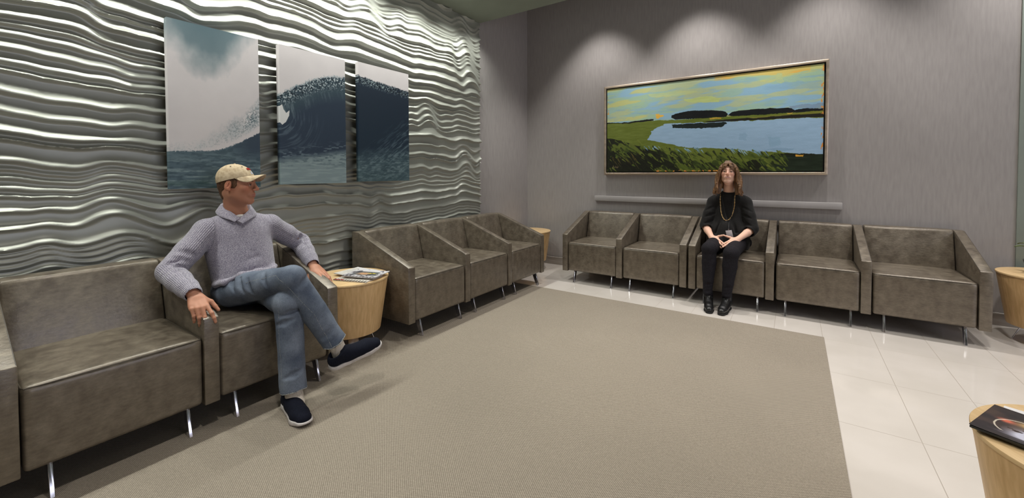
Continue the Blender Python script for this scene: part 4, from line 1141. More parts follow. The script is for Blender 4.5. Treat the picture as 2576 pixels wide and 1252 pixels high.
    # shawl collar: a folded band swept round the neck, both ends meeting at the V
    def band(pts, lift):
        prof = [(-0.006, -0.030), (-0.010, -0.008), (-0.006, 0.012), (0.002, 0.019), (0.011, 0.014), (0.020, 0.000), (0.029, -0.016), (0.037, -0.030), (0.035, -0.037), (0.027, -0.030), (0.017, -0.014), (0.006, -0.004), (0.002, -0.030)]
        V = []; n_ = len(prof); fine = []
        for i in range(len(pts) - 1):
            for t in np.linspace(0, 1, 6, endpoint=False): 
                p0 = pts[max(i - 1, 0)]; p1 = pts[i]; p2 = pts[i + 1]; p3 = pts[min(i + 2, len(pts) - 1)]
                fine.append(0.5 * (2 * p1 + (p2 - p0) * t + (2 * p0 - 5 * p1 + 4 * p2 - p3) * t * t + (3 * p1 - p0 - 3 * p2 + p3) * t ** 3))
        fine.append(pts[-1]); m_ = len(fine)
        for i, q in enumerate(fine):
            tg = nrm(fine[min(i + 1, m_ - 1)] - fine[max(i - 1, 0)])
            rad = np.array((q[0] - nk[0] + 0.01, q[1] - nk[1], 0.0)); rad = nrm(rad - tg * np.dot(rad, tg)); upv = np.cross(rad, tg); upv = upv if upv[2] > 0 else -upv
            f_ = i / (m_ - 1); w_ = 1.0 - 0.35 * max(0, f_ - 0.6) / 0.4
            for (a, b) in prof: V.append(q + rad * (a * 0.8 * w_ + lift * f_) + upv * b * 0.8 * w_)
        F = [(i * n_ + k, i * n_ + (k + 1) % n_, (i + 1) * n_ + (k + 1) % n_, (i + 1) * n_ + k) for i in range(m_ - 1) for k in range(n_)]
        F += [tuple(range(n_)), tuple((m_ - 1) * n_ + k for k in range(n_))[::-1]]
        return V, F
    A_ = [np.array(q) for q in ((-0.066, 0.004, 0.066), (-0.050, -0.050, 0.064), (-0.006, -0.074, 0.050), (0.042, -0.066, 0.028), (0.074, -0.050, 0.008), (0.098, -0.034, -0.012))]
    B2_ = [np.array(q) for q in ((-0.066, -0.004, 0.066), (-0.050, 0.046, 0.064), (-0.006, 0.064, 0.050), (0.040, 0.050, 0.028), (0.074, 0.012, 0.006), (0.100, -0.038, -0.026))]
    cm = bpy.data.meshes.new('collar'); V1, F1 = band([nk + q for q in B2_], 0.002); V2, F2 = band([nk + q for q in A_], -0.003)
    n1_ = len(V1); cm.from_pydata([tuple(q) for q in V1 + V2], [], F1 + [tuple(i + n1_ for i in f) for f in F2]); cm.update()
    at_ = cm.attributes.new('rib', 'FLOAT', 'POINT'); at_.data.foreach_set('value', np.zeros(len(cm.vertices), np.float32))
    bmx = bmesh.new(); bmx.from_mesh(cm); bmesh.ops.recalc_face_normals(bmx, faces=bmx.faces); bmx.to_mesh(cm); bmx.free()
    cl = addobj('collar', cm, KNIT, None, True, 70); cl.parent = sw
    s = Sdf()
    s.chain([nk + q for q in ((0.0, -0.056, 0.034), (0.040, -0.046, 0.018), (0.070, -0.012, 0.004), (0.040, 0.032, 0.018), (0.0, 0.050, 0.034))], [0.010] * 5, 0.004)
    sdfobj('undershirt', s, WHITET, root, 0.003)
    # jeans
    s = Sdf()
    s.el(P['pel'] + (0.0, 0, 0.0), (0.135, 0.175, 0.105), 0.02)
    s.rc(P['hL'] + (-0.02, 0, 0), P['kL'], 0.088, 0.068, 0.03)
    s.rc(P['kL'], P['aL'] + (0.0, 0, 0.035), 0.067, 0.058, 0.01); s.rc(P['aL'] + (0, 0, 0.06), P['aL'] + (0.008, 0, 0.0), 0.058, 0.062, 0.01)
    s.el(P['kL'] + (0.005, 0, 0.005), (0.070, 0.070, 0.068), 0.02)
    s.rc(P['hR'] + (-0.02, 0, 0), P['kR'], 0.090, 0.066, 0.004)
    s.el(P['kR'] + (0.0, 0, -0.002), (0.070, 0.070, 0.070), 0.010)
    dR = nrm(P['aR'] - P['kR']); aR0 = P['aR'].copy(); P['aR'] = aR0 - dR * 0.030
    s.chain([P['kR'], P['kR'] + (P['aR'] - P['kR']) * 0.5, P['aR'] - dR * 0.05, P['aR'] + dR * 0.01], [0.066, 0.064, 0.060, 0.064], 0.006)
    # open hems
    s.rc(P['aR'] - dR * 0.01, P['aR'] + dR * 0.12, 0.055, 0.060, 0.002, 'sub'); s.rc(P['aL'] + (0, 0, 0.0), P['aL'] + (0.02, 0, -0.10), 0.053, 0.056, 0.002, 'sub')
    s.rc(P['aR'] + dR * 0.030, P['aR'] + dR * 0.15, 0.066, 0.12, 0.003, 'sub'); s.rc(P['aL'] + (0.008, 0, -0.024), P['aL'] + (0.01, 0, -0.16), 0.064, 0.12, 0.003, 'sub')
    # creases at the knees, hips and hems
    for t, n_ in ((0.10, (0.9, 0.3, 0)), (0.82, (0.8, -0.4, 0))): crease(s, P['kR'], P['aR'], t, n_, 0.066, 0.005)
    for t, n_ in ((0.22, (0, -0.8, 0.5)), (0.36, (0, -0.8, 0.3)), (0.50, (0, -0.9, 0.1)), (0.74, (0, -0.8, 0.4))): crease(s, P['hR'], P['kR'], t, n_, 0.080 - 0.012 * t, 0.0035, 0.5)
    for t, n_ in ((0.10, (0.9, -0.3, 0)), (0.2, (0.7, -0.7, 0)), (0.80, (0.9, -0.3, 0))): crease(s, P['kL'], P['aL'], t, n_, 0.062, 0.005)
    s.noise = folds(0.0030, 30, 9, (1, 0.3, 0.6))
    jn = sdfobj('jeans', s, DENIM, root, 0.0034)
    # stitched outer seams and hems
    def seam(name, pts, r_=0.0022):
        q = [];
        for i in range(len(pts) - 1):
            for t in np.linspace(0, 1, 12, endpoint=False): q.append(np.array(pts[i]) * (1 - t) + np.array(pts[i + 1]) * t)
        q.append(np.array(pts[-1]))
        q = surf_path(jn, q, 0.0006); V_, F_ = tube(q, r_, 5)
        o = pydata(name, V_, F_, THREAD); o.parent = jn
    out = lambda a, d: a + np.array(d)
    seam('side_seam', [out(P['hR'] + (P['kR'] - P['hR']) * 0.45, (0, -0.09, 0.04)), out(P['kR'], (-0.03, -0.07, 0.03)), out(P['kR'], (0.04, -0.07, 0.0)), out(P['kR'] + (P['aR'] - P['kR']) * 0.5, (0.06, -0.03, 0.0)), out(P['aR'], (0.05, -0.05, 0))], 0.0010)
    seam('side_seam', [out(P['kL'], (0.03, -0.06, 0.04)), out(P['kL'] + (P['aL'] - P['kL']) * 0.3, (0.02, -0.07, 0)), out(P['aL'], (0.02, -0.07, 0.04))], 0.0010)
    hp = []
    for k in range(25):
        a = 2 * math.pi * k / 24; hp.append(P['aL'] + (0.070 * math.cos(a), 0.070 * math.sin(a), -0.004))
    q = surf_path(jn, hp, 0.001); V_, F_ = tube(q[:-1], 0.0028, 5, closed=True); o = pydata('hem_stitching', V_, F_, THREAD); o.parent = jn
    e1 = nrm(np.cross(dR, (0, 0, 1))); e2 = np.cross(dR, e1); hp = [P['aR'] + dR * 0.004 + (e1 * math.cos(a) + e2 * math.sin(a)) * 0.072 for a in np.linspace(0, 2 * math.pi, 25)]
    q = surf_path(jn, hp, 0.001); V_, F_ = tube(q[:-1], 0.0028, 5, closed=True); o = pydata('hem_stitching', V_, F_, THREAD); o.parent = jn
    P['aR'] = aR0
    # socks and shoes
    s = Sdf(); s.rc(P['aR'] - dR * 0.03, P['aR'] + (0.010, 0.018, -0.055), 0.040, 0.036, 0.01); s.rc(P['aR'] + (0.008, 0.010, -0.045), P['aR'] + (0.030, 0.075, -0.075), 0.036, 0.030, 0.02)
    sdfobj('sock', s, SOCKM, root, 0.003)
    s = Sdf(); s.rc(P['aL'] + (0, 0, 0.03), P['aL'] + (0.012, 0, -0.03), 0.041, 0.039, 0.01); s.rc(P['aL'] + (0.012, 0, -0.03), P['aL'] + (0.03, 0, -0.06), 0.039, 0.036, 0.01); s.rc(P['aL'] + (0, 0, -0.05), P['aL'] + (0.05, -0.005, -0.062), 0.036, 0.030, 0.02)
    sdfobj('sock', s, SOCKM, root, 0.003)
    hl = P['aR'] + (-0.005, -0.050, -0.108)
    shoe('shoe', hl, hl + (0.070, 0.285, 0.055), (0.22, -0.15, 1), root, 1, NAVYKNIT, SOLEM, 0.295)
    hl = np.array((-2.165, 1.082, zf + 0.001))
    shoe('shoe', hl, hl + (0.29, -0.050, 0.0), (0, 0, 1), root, -1, NAVYKNIT, SOLEM, 0.285)
    # short hair below the cap
    c_, Mx, sc = hf
    s = Sdf().frame(c_, Mx[:, 0], Mx[:, 1], Mx[:, 2], sc)
    s.el((0, -0.016, 0.030), (0.0785, 0.0965, 0.083), 0.01); s.rc((0, -0.055, -0.02), (0, -0.052, -0.062), 0.050, 0.040, 0.02)
    for e in (-1, 1): s.el((e * 0.0665, 0.006, 0.012), (0.0085, 0.024, 0.034), 0.006)
    s.plane((0, 0.030, 0.0), (0, 1, -0.10), 0.004); s.plane((0, 0, 0.085), (0, 0, 1), 0.004)
    s.noise = folds(0.0012, 300, 3)
    for e in (-1, 1): s.el((e * 0.086, -0.015, -0.008), (0.022, 0.020, 0.034), 0.003, 'sub')
    sdfobj('hair', s, HAIRM, root, 0.0026)
    # cap
    def capP(p): return c_ + Mx @ (np.array(p) * sc)
    tilt = lambda y: 0.030 + 0.27 * y
    nt, npn = 96, 22; V = []
    for layer, off in ((0, 0.0055), (1, 0.0025)):
        for i in range(npn):
            for j in range(nt):
                th = 2 * math.pi * j / nt
                rx, ry, rz_ = 0.0800 + off, 0.0985 + off, 0.0900 + off
                # edge latitude where the crown meets the tilted rim plane
                ph0 = math.asin(max(-0.9, min(0.9, (tilt(ry * math.sin(th)) - 0.030) / rz_)))
                ph = ph0 + (math.pi / 2 - ph0) * i / (npn - 1)
                seamd = min(abs((th - q + math.pi) % (2 * math.pi) - math.pi) for q in [math.pi / 2 + k * math.pi / 3 for k in range(6)])
                g_ = 1 - 0.010 * math.exp(-(seamd * math.cos(ph) / 0.035) ** 2)
                fl = 1 + 0.012 * math.sin(3 * th + 1) * math.cos(ph)
                V.append(capP((rx * g_ * fl * math.cos(ph) * math.cos(th), -0.012 + ry * g_ * math.cos(ph) * math.sin(th) - 0.006 * math.sin(ph), 0.030 + rz_ * g_ * math.sin(ph) * 0.985)))
    F = []
    for layer in (0, 1):
        o_ = layer * npn * nt
        for i in range(npn - 1):
            for j in range(nt):
                q = (o_ + i * nt + j, o_ + i * nt + (j + 1) % nt, o_ + (i + 1) * nt + (j + 1) % nt, o_ + (i + 1) * nt + j); F.append(q if layer == 0 else q[::-1])
    for j in range(nt): F.append((j, npn * nt + j, npn * nt + (j + 1) % nt, (j + 1) % nt))
    cap = childmesh('cap', V, F, KHAKI, root)
    V, F = tube([capP((0, -0.018, 0.030 + 0.0905)), capP((0, -0.018, 0.030 + 0.0975))], [0.007, 0.004], 10); childmesh('button', V, F, KHAKI, cap)
    # brim
    ns, ntt = 33, 14; V = []
    for layer, dz in ((0, 0.0015), (1, -0.0025)):
        for i in range(ns):
            a = R(-70.5 + 141 * i / (ns - 1)); sx_ = math.sin(a)
            ex, ey = 0.0835 * math.sin(a), -0.012 + 0.102 * math.cos(a)
            for j in range(ntt):
                t = j / (ntt - 1)
                Lb = 0.065 * max(0.0, math.cos(a * 1.27)) ** 0.55 + 0.001
                x = ex * (1 + 0.02 * t); y = ey + Lb * t
                z = tilt(ey) + 0.002 + 0.008 * t - 0.055 * (x / 0.083) ** 2 * t * min(1, Lb / 0.045)
                V.append(capP((x, y, z + dz)))
    F = []
    for layer in (0, 1):
        o_ = layer * ns * ntt
        for i in range(ns - 1):
            for j in range(ntt - 1):
                q = (o_ + i * ntt + j, o_ + (i + 1) * ntt + j, o_ + (i + 1) * ntt + j + 1, o_ + i * ntt + j + 1); F.append(q[::-1] if layer == 0 else q)
    o2 = ns * ntt
    for i in range(ns - 1): F.append((i * ntt + ntt - 1, (i + 1) * ntt + ntt - 1, o2 + (i + 1) * ntt + ntt - 1, o2 + i * ntt + ntt - 1))
    for j in range(ntt - 1): F.append((j, j + 1, o2 + j + 1, o2 + j)); F.append(((ns - 1) * ntt + j, o2 + (ns - 1) * ntt + j, o2 + (ns - 1) * ntt + j + 1, (ns - 1) * ntt + j + 1))
    childmesh('brim', V, F, KHAKI, cap)
    # embroidered emblem on the front: arched red lettering-like bars over a pale patch, and eyelets
    def onfront(u_, v_, off=0.0085):
        th = math.pi / 2 - u_ / 0.10; ph = 0.42 + v_ / 0.09
        return capP(((0.080 + off) * math.cos(ph) * math.cos(th), -0.012 + (0.0985 + off) * math.cos(ph) * math.sin(th) - 0.004, 0.030 + (0.090 + off) * math.sin(ph)))
    rsx = random.Random(2)
    V = []; F = []
    for k in range(7):
        u0 = -0.030 + k * 0.0088; vv = 0.024 - 3.6 * (u0 + 0.003) ** 2
        for (du0, du1, dv0, dv1) in ((0, 0.0026, 0, 0.0135), (0.0026, 0.0060, 0.010, 0.0135), (0.0045, 0.0068, 0.004, 0.0105), (0.0022, 0.0060, 0.0, 0.003)):
            if rsx.random() < 0.18: continue
            n0 = len(V)
            for off in (0.0062, 0.0085):
                for (a, b) in ((du0, dv0), (du1, dv0), (du1, dv1), (du0, dv1)): V.append(onfront(u0 + a, vv + b, off))
            F += [(n0 + 4, n0 + 5, n0 + 6, n0 + 7), (n0, n0 + 3, n0 + 2, n0 + 1)] + [(n0 + i, n0 + (i + 1) % 4, n0 + 4 + (i + 1) % 4, n0 + 4 + i) for i in range(4)]
    childmesh('emblem', V, F, REDT, cap)
    V = []; F = []
    for (u0, u1, v0, v1) in ((-0.012, 0.014, -0.004, 0.002), (-0.004, 0.002, 0.0, 0.014), (0.004, 0.012, 0.004, 0.010)):
        n0 = len(V)
        for off in (0.0062, 0.0080):
            for (a, b) in ((u0, v0), (u1, v0), (u1, v1), (u0, v1)): V.append(onfront(a, b, off))
        F += [(n0 + 4, n0 + 5, n0 + 6, n0 + 7), (n0, n0 + 3, n0 + 2, n0 + 1)] + [(n0 + i, n0 + (i + 1) % 4, n0 + 4 + (i + 1) % 4, n0 + 4 + i) for i in range(4)]
    childmesh('emblem', V, F, BLUET, cap)
    for th in (R(60), R(120), R(0), R(180)):
        ph = R(55); q = lambda o_: capP(((0.080 + o_) * math.cos(ph) * math.cos(th), -0.012 + (0.0985 + o_) * math.cos(ph) * math.sin(th) - 0.005, 0.030 + (0.090 + o_) * math.sin(ph)))
        V, F = tube([q(0.004), q(0.0068)], 0.0034, 8); childmesh('eyelet', V, F, PIPING, cap)
    return root
build_man()

# ------------------------------------------------------------------ seated woman
def build_woman():
    root = person_root(-0.54, 4.30, 0.0, 'seated smiling person with long brown hair in black top, trousers and boots under the painting')
    P = dict(pel=(-0.525, 4.49, 0.545), che=(-0.528, 4.535, 0.78), nb=(-0.530, 4.515, 0.985),
             sR=(-0.672, 4.525, 0.905), eR=(-0.722, 4.440, 0.665), wR=(-0.640, 4.265, 0.590),
             sL=(-0.385, 4.525, 0.910), eL=(-0.328, 4.440, 0.665), wL=(-0.425, 4.265, 0.590),
             hR=(-0.605, 4.47, 0.530), kR=(-0.628, 4.050, 0.515), aR=(-0.632, 4.010, 0.125),
             hL=(-0.440, 4.47, 0.530), kL=(-0.452, 4.045, 0.495), aL=(-0.480, 4.010, 0.125))
    P = {k: np.array(v) for k, v in P.items()}
    hc = (-0.530, 4.455, 1.195)
    s = Sdf()
    s.rc(P['pel'], P['che'], 0.115, 0.120, 0.03, ax=(0, 1, 0), sc=1.4)
    s.rc(P['sR'], P['sL'], 0.036, 0.036, 0.04)
    s.chain([P['sR'], P['eR'], P['eR'] + (P['wR'] - P['eR']) * 0.35, P['wR']], [0.040, 0.034, 0.033, 0.0225], 0.01)
    s.chain([P['sL'], P['eL'], P['eL'] + (P['wL'] - P['eL']) * 0.35, P['wL']], [0.040, 0.034, 0.033, 0.0225], 0.01)
    s.chain([P['hR'], P['kR'], P['aR']], [0.060, 0.038, 0.024], 0.01); s.chain([P['hL'], P['kL'], P['aL']], [0.060, 0.038, 0.024], 0.01)
    s.rc(P['aR'], P['aR'] + (0, 0.01, -0.06), 0.024, 0.022, 0.01); s.rc(P['aL'], P['aL'] + (0, 0.01, -0.06), 0.024, 0.022, 0.01)
    s.rc(P['nb'] + (0, 0.0, -0.02), np.array(hc) + (0, 0.025, -0.05), 0.050, 0.044, 0.03)
    s.rc(np.array(hc) + (0, 0.03, -0.03), np.array(hc) + (0, -0.01, -0.09), 0.044, 0.030, 0.02)
    for q in ('sR', 'sL'): s.rc(P['nb'] + (0, 0, -0.02), P[q], 0.038, 0.028, 0.03)
    hf = head(s, hc, (0.07, -1.0, 0.17), (0.03, 0.1, 1), 0.915, True)
    tip = np.array((-0.524, 4.132, 0.528))
    hand(s, P['wR'], tip - P['wR'] + (-0.004, 0, 0), (-0.55, -0.42, 0.72), True, 0.92,
         [(0, 8, 6), (2, 8, 8), (4, 10, 10), (6, 12, 10)], (3, 0, -2, -4), ((0.95, 0.55, 0.10), (0.75, 0.70, 0.10)))
    hand(s, P['wL'], tip - P['wL'] + (0.004, 0, 0), (0.55, -0.42, 0.72), False, 0.92,
         [(0, 8, 6), (2, 8, 8), (4, 10, 10), (6, 12, 10)], (3, 0, -2, -4), ((0.95, 0.55, 0.10), (0.75, 0.70, 0.10)))
    sdfobj('body', s, SKIN, root, 0.0026, col=skin_color(hf, (238, 192, 168), True))
    eyes(hf, root, (58, 48, 40))
    # loose top
    s = Sdf()
    s.rc(P['pel'] + (0, 0.0, 0.05), P['che'], 0.170, 0.152, 0.03, ax=(0, 1, 0), sc=1.38)
    s.rc(P['sR'] + (0.01, 0, 0), P['sL'] + (-0.01, 0, 0), 0.052, 0.052, 0.05)
    for q in ('sR', 'sL'): s.rc(P['nb'] + (0, 0.0, -0.026), P[q] + (0, 0, 0.0), 0.060, 0.050, 0.03)
    for q, sg in (('sR', 1), ('sL', -1)): s.rc(P['nb'] + (0, 0.0, -0.030), P[q] + (0.035 * sg, 0, 0.022), 0.064, 0.052, 0.02)
    s.rc(P['nb'] + (0, -0.005, -0.05), P['nb'] + (0, -0.002, 0.004), 0.072, 0.058, 0.03)
    for a, b, sg in (('sR', 'eR', -1), ('sL', 'eL', 1)):
        A, B_ = P[a], P[b]
        s.chain([A, A + (B_ - A) * 0.5, B_ + (0, 0.0, 0.015)], [0.054, 0.057, 0.056], 0.014)
        w_ = P['wR' if sg < 0 else 'wL']; dd = nrm(w_ - B_)
        s.rc(B_ + (0, 0, 0.01), B_ + dd * 0.030, 0.055, 0.054, 0.01)
        s.rc(B_ + dd * 0.020, B_ + dd * 0.13, 0.046, 0.050, 0.002, 'sub')
        s.rc(B_ + dd * 0.085, B_ + dd * 0.22, 0.060, 0.10, 0.004, 'sub')
        for t, n_ in ((0.3, (0, -1, 0.1)), (0.55, (-sg * 0.3, -1, 0)), (0.8, (-sg * 0.6, -1, 0))): crease(s, A, B_, t, n_, 0.062, 0.007, -sg * 0.8)
    s.rc(P['pel'] + (0, -0.02, 0.0), P['pel'] + (0, -0.01, 0.06), 0.185, 0.178, 0.03, ax=(0, 1, 0), sc=1.30)
    s.plane(P['pel'] + (0, 0, -0.075), (0, 0, -1), 0.004)
    nk = P['nb']
    s.rc(nk + (0, -0.004, 0.022), nk + (0, -0.01, 0.15), 0.054, 0.064, 0.003, 'sub')
    s.chain([nk + (0.064 * math.cos(a_), -0.006 + 0.060 * math.sin(a_), 0.012 + 0.014 * math.sin(a_)) for a_ in np.linspace(0, 2 * math.pi, 19)], [0.0085] * 19, 0.008)
    for x0, x1, z0, z1 in ((-0.05, -0.09, 0.78, 0.62), (0.04, 0.08, 0.80, 0.64), (0.0, 0.015, 0.70, 0.58), (-0.02, -0.05, 0.72, 0.60)):
        s.rc((nk[0] + x0, 4.40, z0), (nk[0] + x1, 4.37, z1), 0.005, 0.008, 0.02, 'sub')
    s.noise = folds(0.0035, 24, 12, (1, 0.2, 0.2))
    sdfobj('top', s, BLACKC, root, 0.0034)
    # trousers
    s = Sdf()
    s.el(P['pel'] + (0.01, 0, -0.01), (0.188, 0.125, 0.095), 0.02)
    for h_, k_, a_ in (('hR', 'kR', 'aR'), ('hL', 'kL', 'aL')):
        H, K, A = P[h_], P[k_], P[a_]
        s.rc(H, K, 0.084, 0.062, 0.012); s.el(K, (0.063, 0.064, 0.062), 0.015)
        s.chain([K, K + (A - K) * 0.3 + (0, 0.008, 0), K + (A - K) * 0.7, A + (0, 0, 0.01)], [0.060, 0.060, 0.044, 0.038], 0.008)
        for t in (0.80, 0.87, 0.94): crease(s, K, A, t, (0.2, -1, 0), 0.044, 0.005)
    s.noise = folds(0.0025, 34, 2, (1, 0.4, 0.6))
    sdfobj('trousers', s, BLACKP, root, 0.0032)
    # ankle boots
    for a_, hl, toe, sd in (('aR', (-0.640, 4.085, 0.0), (-0.590, 3.83, 0.0), 1), ('aL', (-0.472, 4.090, 0.0), (-0.500, 3.84, 0.0), -1)):
        hl = np.array(hl); y = nrm(np.array(toe) - hl); z = np.array((0, 0, 1.0)); x = np.cross(y, z)
        s = Sdf().frame(hl, x, y, z, 0.96)
        s.rc((0, 0.045, 0.055), (0, 0.10, 0.050), 0.033, 0.032, 0.02); s.rc((0, 0.05, 0.06), (0, 0.060, 0.150), 0.037, 0.043, 0.02)
        s.rc((0, 0.075, 0.09), (0, 0.17, 0.045), 0.032, 0.032, 0.03)
        s.rc((0, 0.10, 0.045), (0, 0.205, 0.036), 0.034, 0.038, 0.02); s.rc((0, 0.205, 0.036), (0, 0.252, 0.032), 0.038, 0.030, 0.01, ax=(0, 0, 1), sc=1.2)
        s.plane((0, 0, 0.016), (0, 0, -1), 0.003); s.plane((0, 0, 0.150), (0, 0, 1), 0.004)
        for zz_ in (0.10, 0.125): s.rc((-0.05, 0.09, zz_), (0.05, 0.095, zz_ + 0.008), 0.004, 0.004, 0.012, 'sub')
        bt = sdfobj('boot', s, BOOTM, root, 0.0028)
        s = Sdf().frame(hl, x, y, z, 0.96)
        s.rc((0, 0.045, 0.01), (0, 0.10, 0.010), 0.035, 0.034, 0.01); s.rc((0, 0.10, 0.010), (0, 0.205, 0.010), 0.036, 0.041, 0.01); s.rc((0, 0.205, 0.010), (0, 0.255, 0.010), 0.041, 0.031, 0.01)
        s.plane((0, 0, 0.019), (0, 0, 1), 0.002); s.plane((0, 0, 0.0015), (0, 0, -1), 0.001); s.rc((-0.06, 0.105, 0.0), (0.06, 0.105, 0.0), 0.016, 0.016, 0.006, 'sub')
        q = sdfobj('sole', s, BLACK, None, 0.0028); q.parent = bt
    # hair
    c_, Mx, sc = hf
    s = Sdf().frame(c_, Mx[:, 0], Mx[:, 1], Mx[:, 2], sc)
    s.el((0, -0.018, 0.036), (0.084, 0.099, 0.086), 0.01)
    s.rc((0, -0.075, 0.02), (0, -0.075, -0.10), 0.070, 0.075, 0.03, ax=(0, 1, 0), sc=1.6)
    s.el((0, 0.095, -0.028), (0.060, 0.075, 0.082), 0.010, 'sub')
    s.rc((0, 0.03, -0.06), (0, 0.04, -0.22), 0.052, 0.052, 0.01, 'sub')
    rs = random.Random(7)
    for e in (-1, 1):
        wd = 0.93 if e > 0 else 1.10
        s.chain([(e * 0.062, 0.0, 0.03), (e * 0.076 * wd, 0.0, -0.05), (e * 0.086 * wd, 0.002, -0.13), (e * 0.086 * wd, 0.008, -0.205)], [0.026, 0.028, 0.031, 0.022], 0.02)
        for k in range(20):
            f_ = k / 19.0
            yy = 0.070 - 0.135 * f_
            out_ = 0.014 * math.sin(f_ * 3.1) + rs.uniform(-0.004, 0.006)
            zb = -0.195 - 0.045 * rs.random()
            pts = []
            for j in range(11):
                t = j / 10; z = 0.075 + (zb - 0.075) * t
                xw = (0.050 + 0.034 * min(1, t * 3.0) ** 0.7 + 0.022 * max(0, t - 0.3) + 0.012 * math.sin(f_ * 3.14)) * (1 + (wd - 1) * t) + out_ * t
                wv = 0.012 * math.sin(t * 10.5 + f_ * 6 + e * 0.7) * t
                pts.append((e * (xw + wv), yy * (1 - 0.35 * t) + 0.010 * math.sin(t * 8 + f_ * 5) + 0.012 * t, z))
            s.chain(pts, [0.011, 0.012, 0.0125, 0.0125, 0.0125, 0.012, 0.012, 0.0115, 0.010, 0.008, 0.004], 0.005)
    for k in range(14):
        x0 = -0.050 + 0.0077 * k; c0 = abs(x0 - 0.008) / 0.05
        if 6 <= k <= 7: continue
        zl = 0.046 - 0.030 * c0 ** 0.8 + rs.uniform(-0.005, 0.004); dx = 0.010 * (1 if x0 > 0.008 else -1)
        s.chain([(x0 * 0.35 + 0.006, 0.045, 0.116), (x0 * 0.75, 0.080, 0.086), (x0 * 1.0 + dx * 0.5, 0.0925 - 7 * x0 * x0, 0.058), (x0 * 1.1 + dx, 0.0935 - 9 * x0 * x0, zl)], [0.009, 0.0080, 0.0062, 0.0028], 0.0025)
    s.noise = folds(0.0012, 380, 6, (1, 0.3, 0.05))
    sdfobj('hair', s, LONGHAIR, root, 0.0024, smooth_it=1)
    # beaded necklace
    m, N, L, b = mat('wooden_beads', rough=0.5); add_noise(N, L, b, lin(150, 112, 62), lin(214, 182, 126), 90, 2, lo=0.4, hi=0.6)
    beads = m
    nkp = []
    for t in np.linspace(0, 1, 60):
        a = math.pi * (t - 0.5) * 1.0
        x = 0.052 * math.sin(a) * (1.0 if abs(a) > 0.9 else 1.0); z = -0.265 * math.cos(a) ** 0.62 if math.cos(a) > 0 else 0
        nkp.append((nk[0] - 0.004 + x * 1.2, 0, nk[2] + 0.025 + z))
    top = [o for o in root.children if o.name.startswith('top')][0]
    from mathutils.bvhtree import BVHTree
    bvh = BVHTree.FromPolygons([v.co for v in top.data.vertices], [tuple(p.vertices) for p in top.data.polygons])
    pts = []
    for p in nkp:
        h_ = bvh.ray_cast(Vector((p[0], 4.0, p[2])), Vector((0, 1, 0)))
        y_ = h_[0].y if h_[0] is not None else 4.46
        pts.append(Vector((p[0], y_ - 0.005, p[2])))
    fullp = [];
    for i in range(len(pts) - 1):
        n_ = max(1, int((pts[i + 1] - pts[i]).length / 0.006))
        for t in range(n_): fullp.append(pts[i].lerp(pts[i + 1], t / n_))
    rad = [0.0045 if (i % 4) < 2 else 0.0028 for i in range(len(fullp))]
    V, F = tube(fullp, rad, 8); nl = childmesh('necklace', V, F, beads, root)
    # badge on a thin cord
    lowp = min(pts, key=lambda q: q.z)
    bp_ = Vector((-0.505, 4.305, 0.640))
    m, N, L, b = mat('black_cord', lin(24, 24, 26), 0.6); cordm = m
    V, F = tube([Vector((nk[0] - 0.055, 4.44, nk[2] - 0.01)), Vector((-0.545, 4.405, 0.80)), Vector((-0.515, 4.375, 0.72)), bp_ + Vector((0, 0.005, 0.035))], 0.0022, 6)
    cord = childmesh('lanyard', V, F, cordm, root)
    V, F = tube([Vector((nk[0] + 0.055, 4.44, nk[2] - 0.01)), Vector((-0.490, 4.405, 0.80)), Vector((-0.508, 4.375, 0.72)), bp_ + Vector((0.001, 0.005, 0.035))], 0.0022, 6)
    childmesh('lanyard', V, F, cordm, root)
    V, F = tube([bp_ + Vector((0, 0.003, 0.036)), bp_ + Vector((0, 0.001, 0.022))], [0.005, 0.004], 8); childmesh('clip', V, F, CHROME, cord)
    bm = boxbm(-0.026, 0.026, -0.001, 0.001, -0.074, 0.0, 0.0008)
    for v in bm.verts:
        x, y, z = v.co; c2, s2 = math.cos(0.18), math.sin(0.18); v.co = (x * c2 - z * s2, y - z * 0.35, x * s2 + z * c2)
        v.co += bp_ + Vector((0, 0, 0.022))
    m, N, L, b = mat('white_badge_card', lin(232, 232, 238), 0.35); 
    o = frombm('name_badge', bm, m, None); o.parent = root; o.matrix_parent_inverse = Matrix.Translation(-Vector(root.location))
    V, F = tube([lowp + Vector((0, -0.003, 0)), lowp + Vector((0.002, -0.004, -0.018)), lowp + Vector((0.002, -0.004, -0.03))], [0.002, 0.005, 0.002], 8); o = childmesh('pendant', V, F, CHROME, nl)
    return root
build_woman()
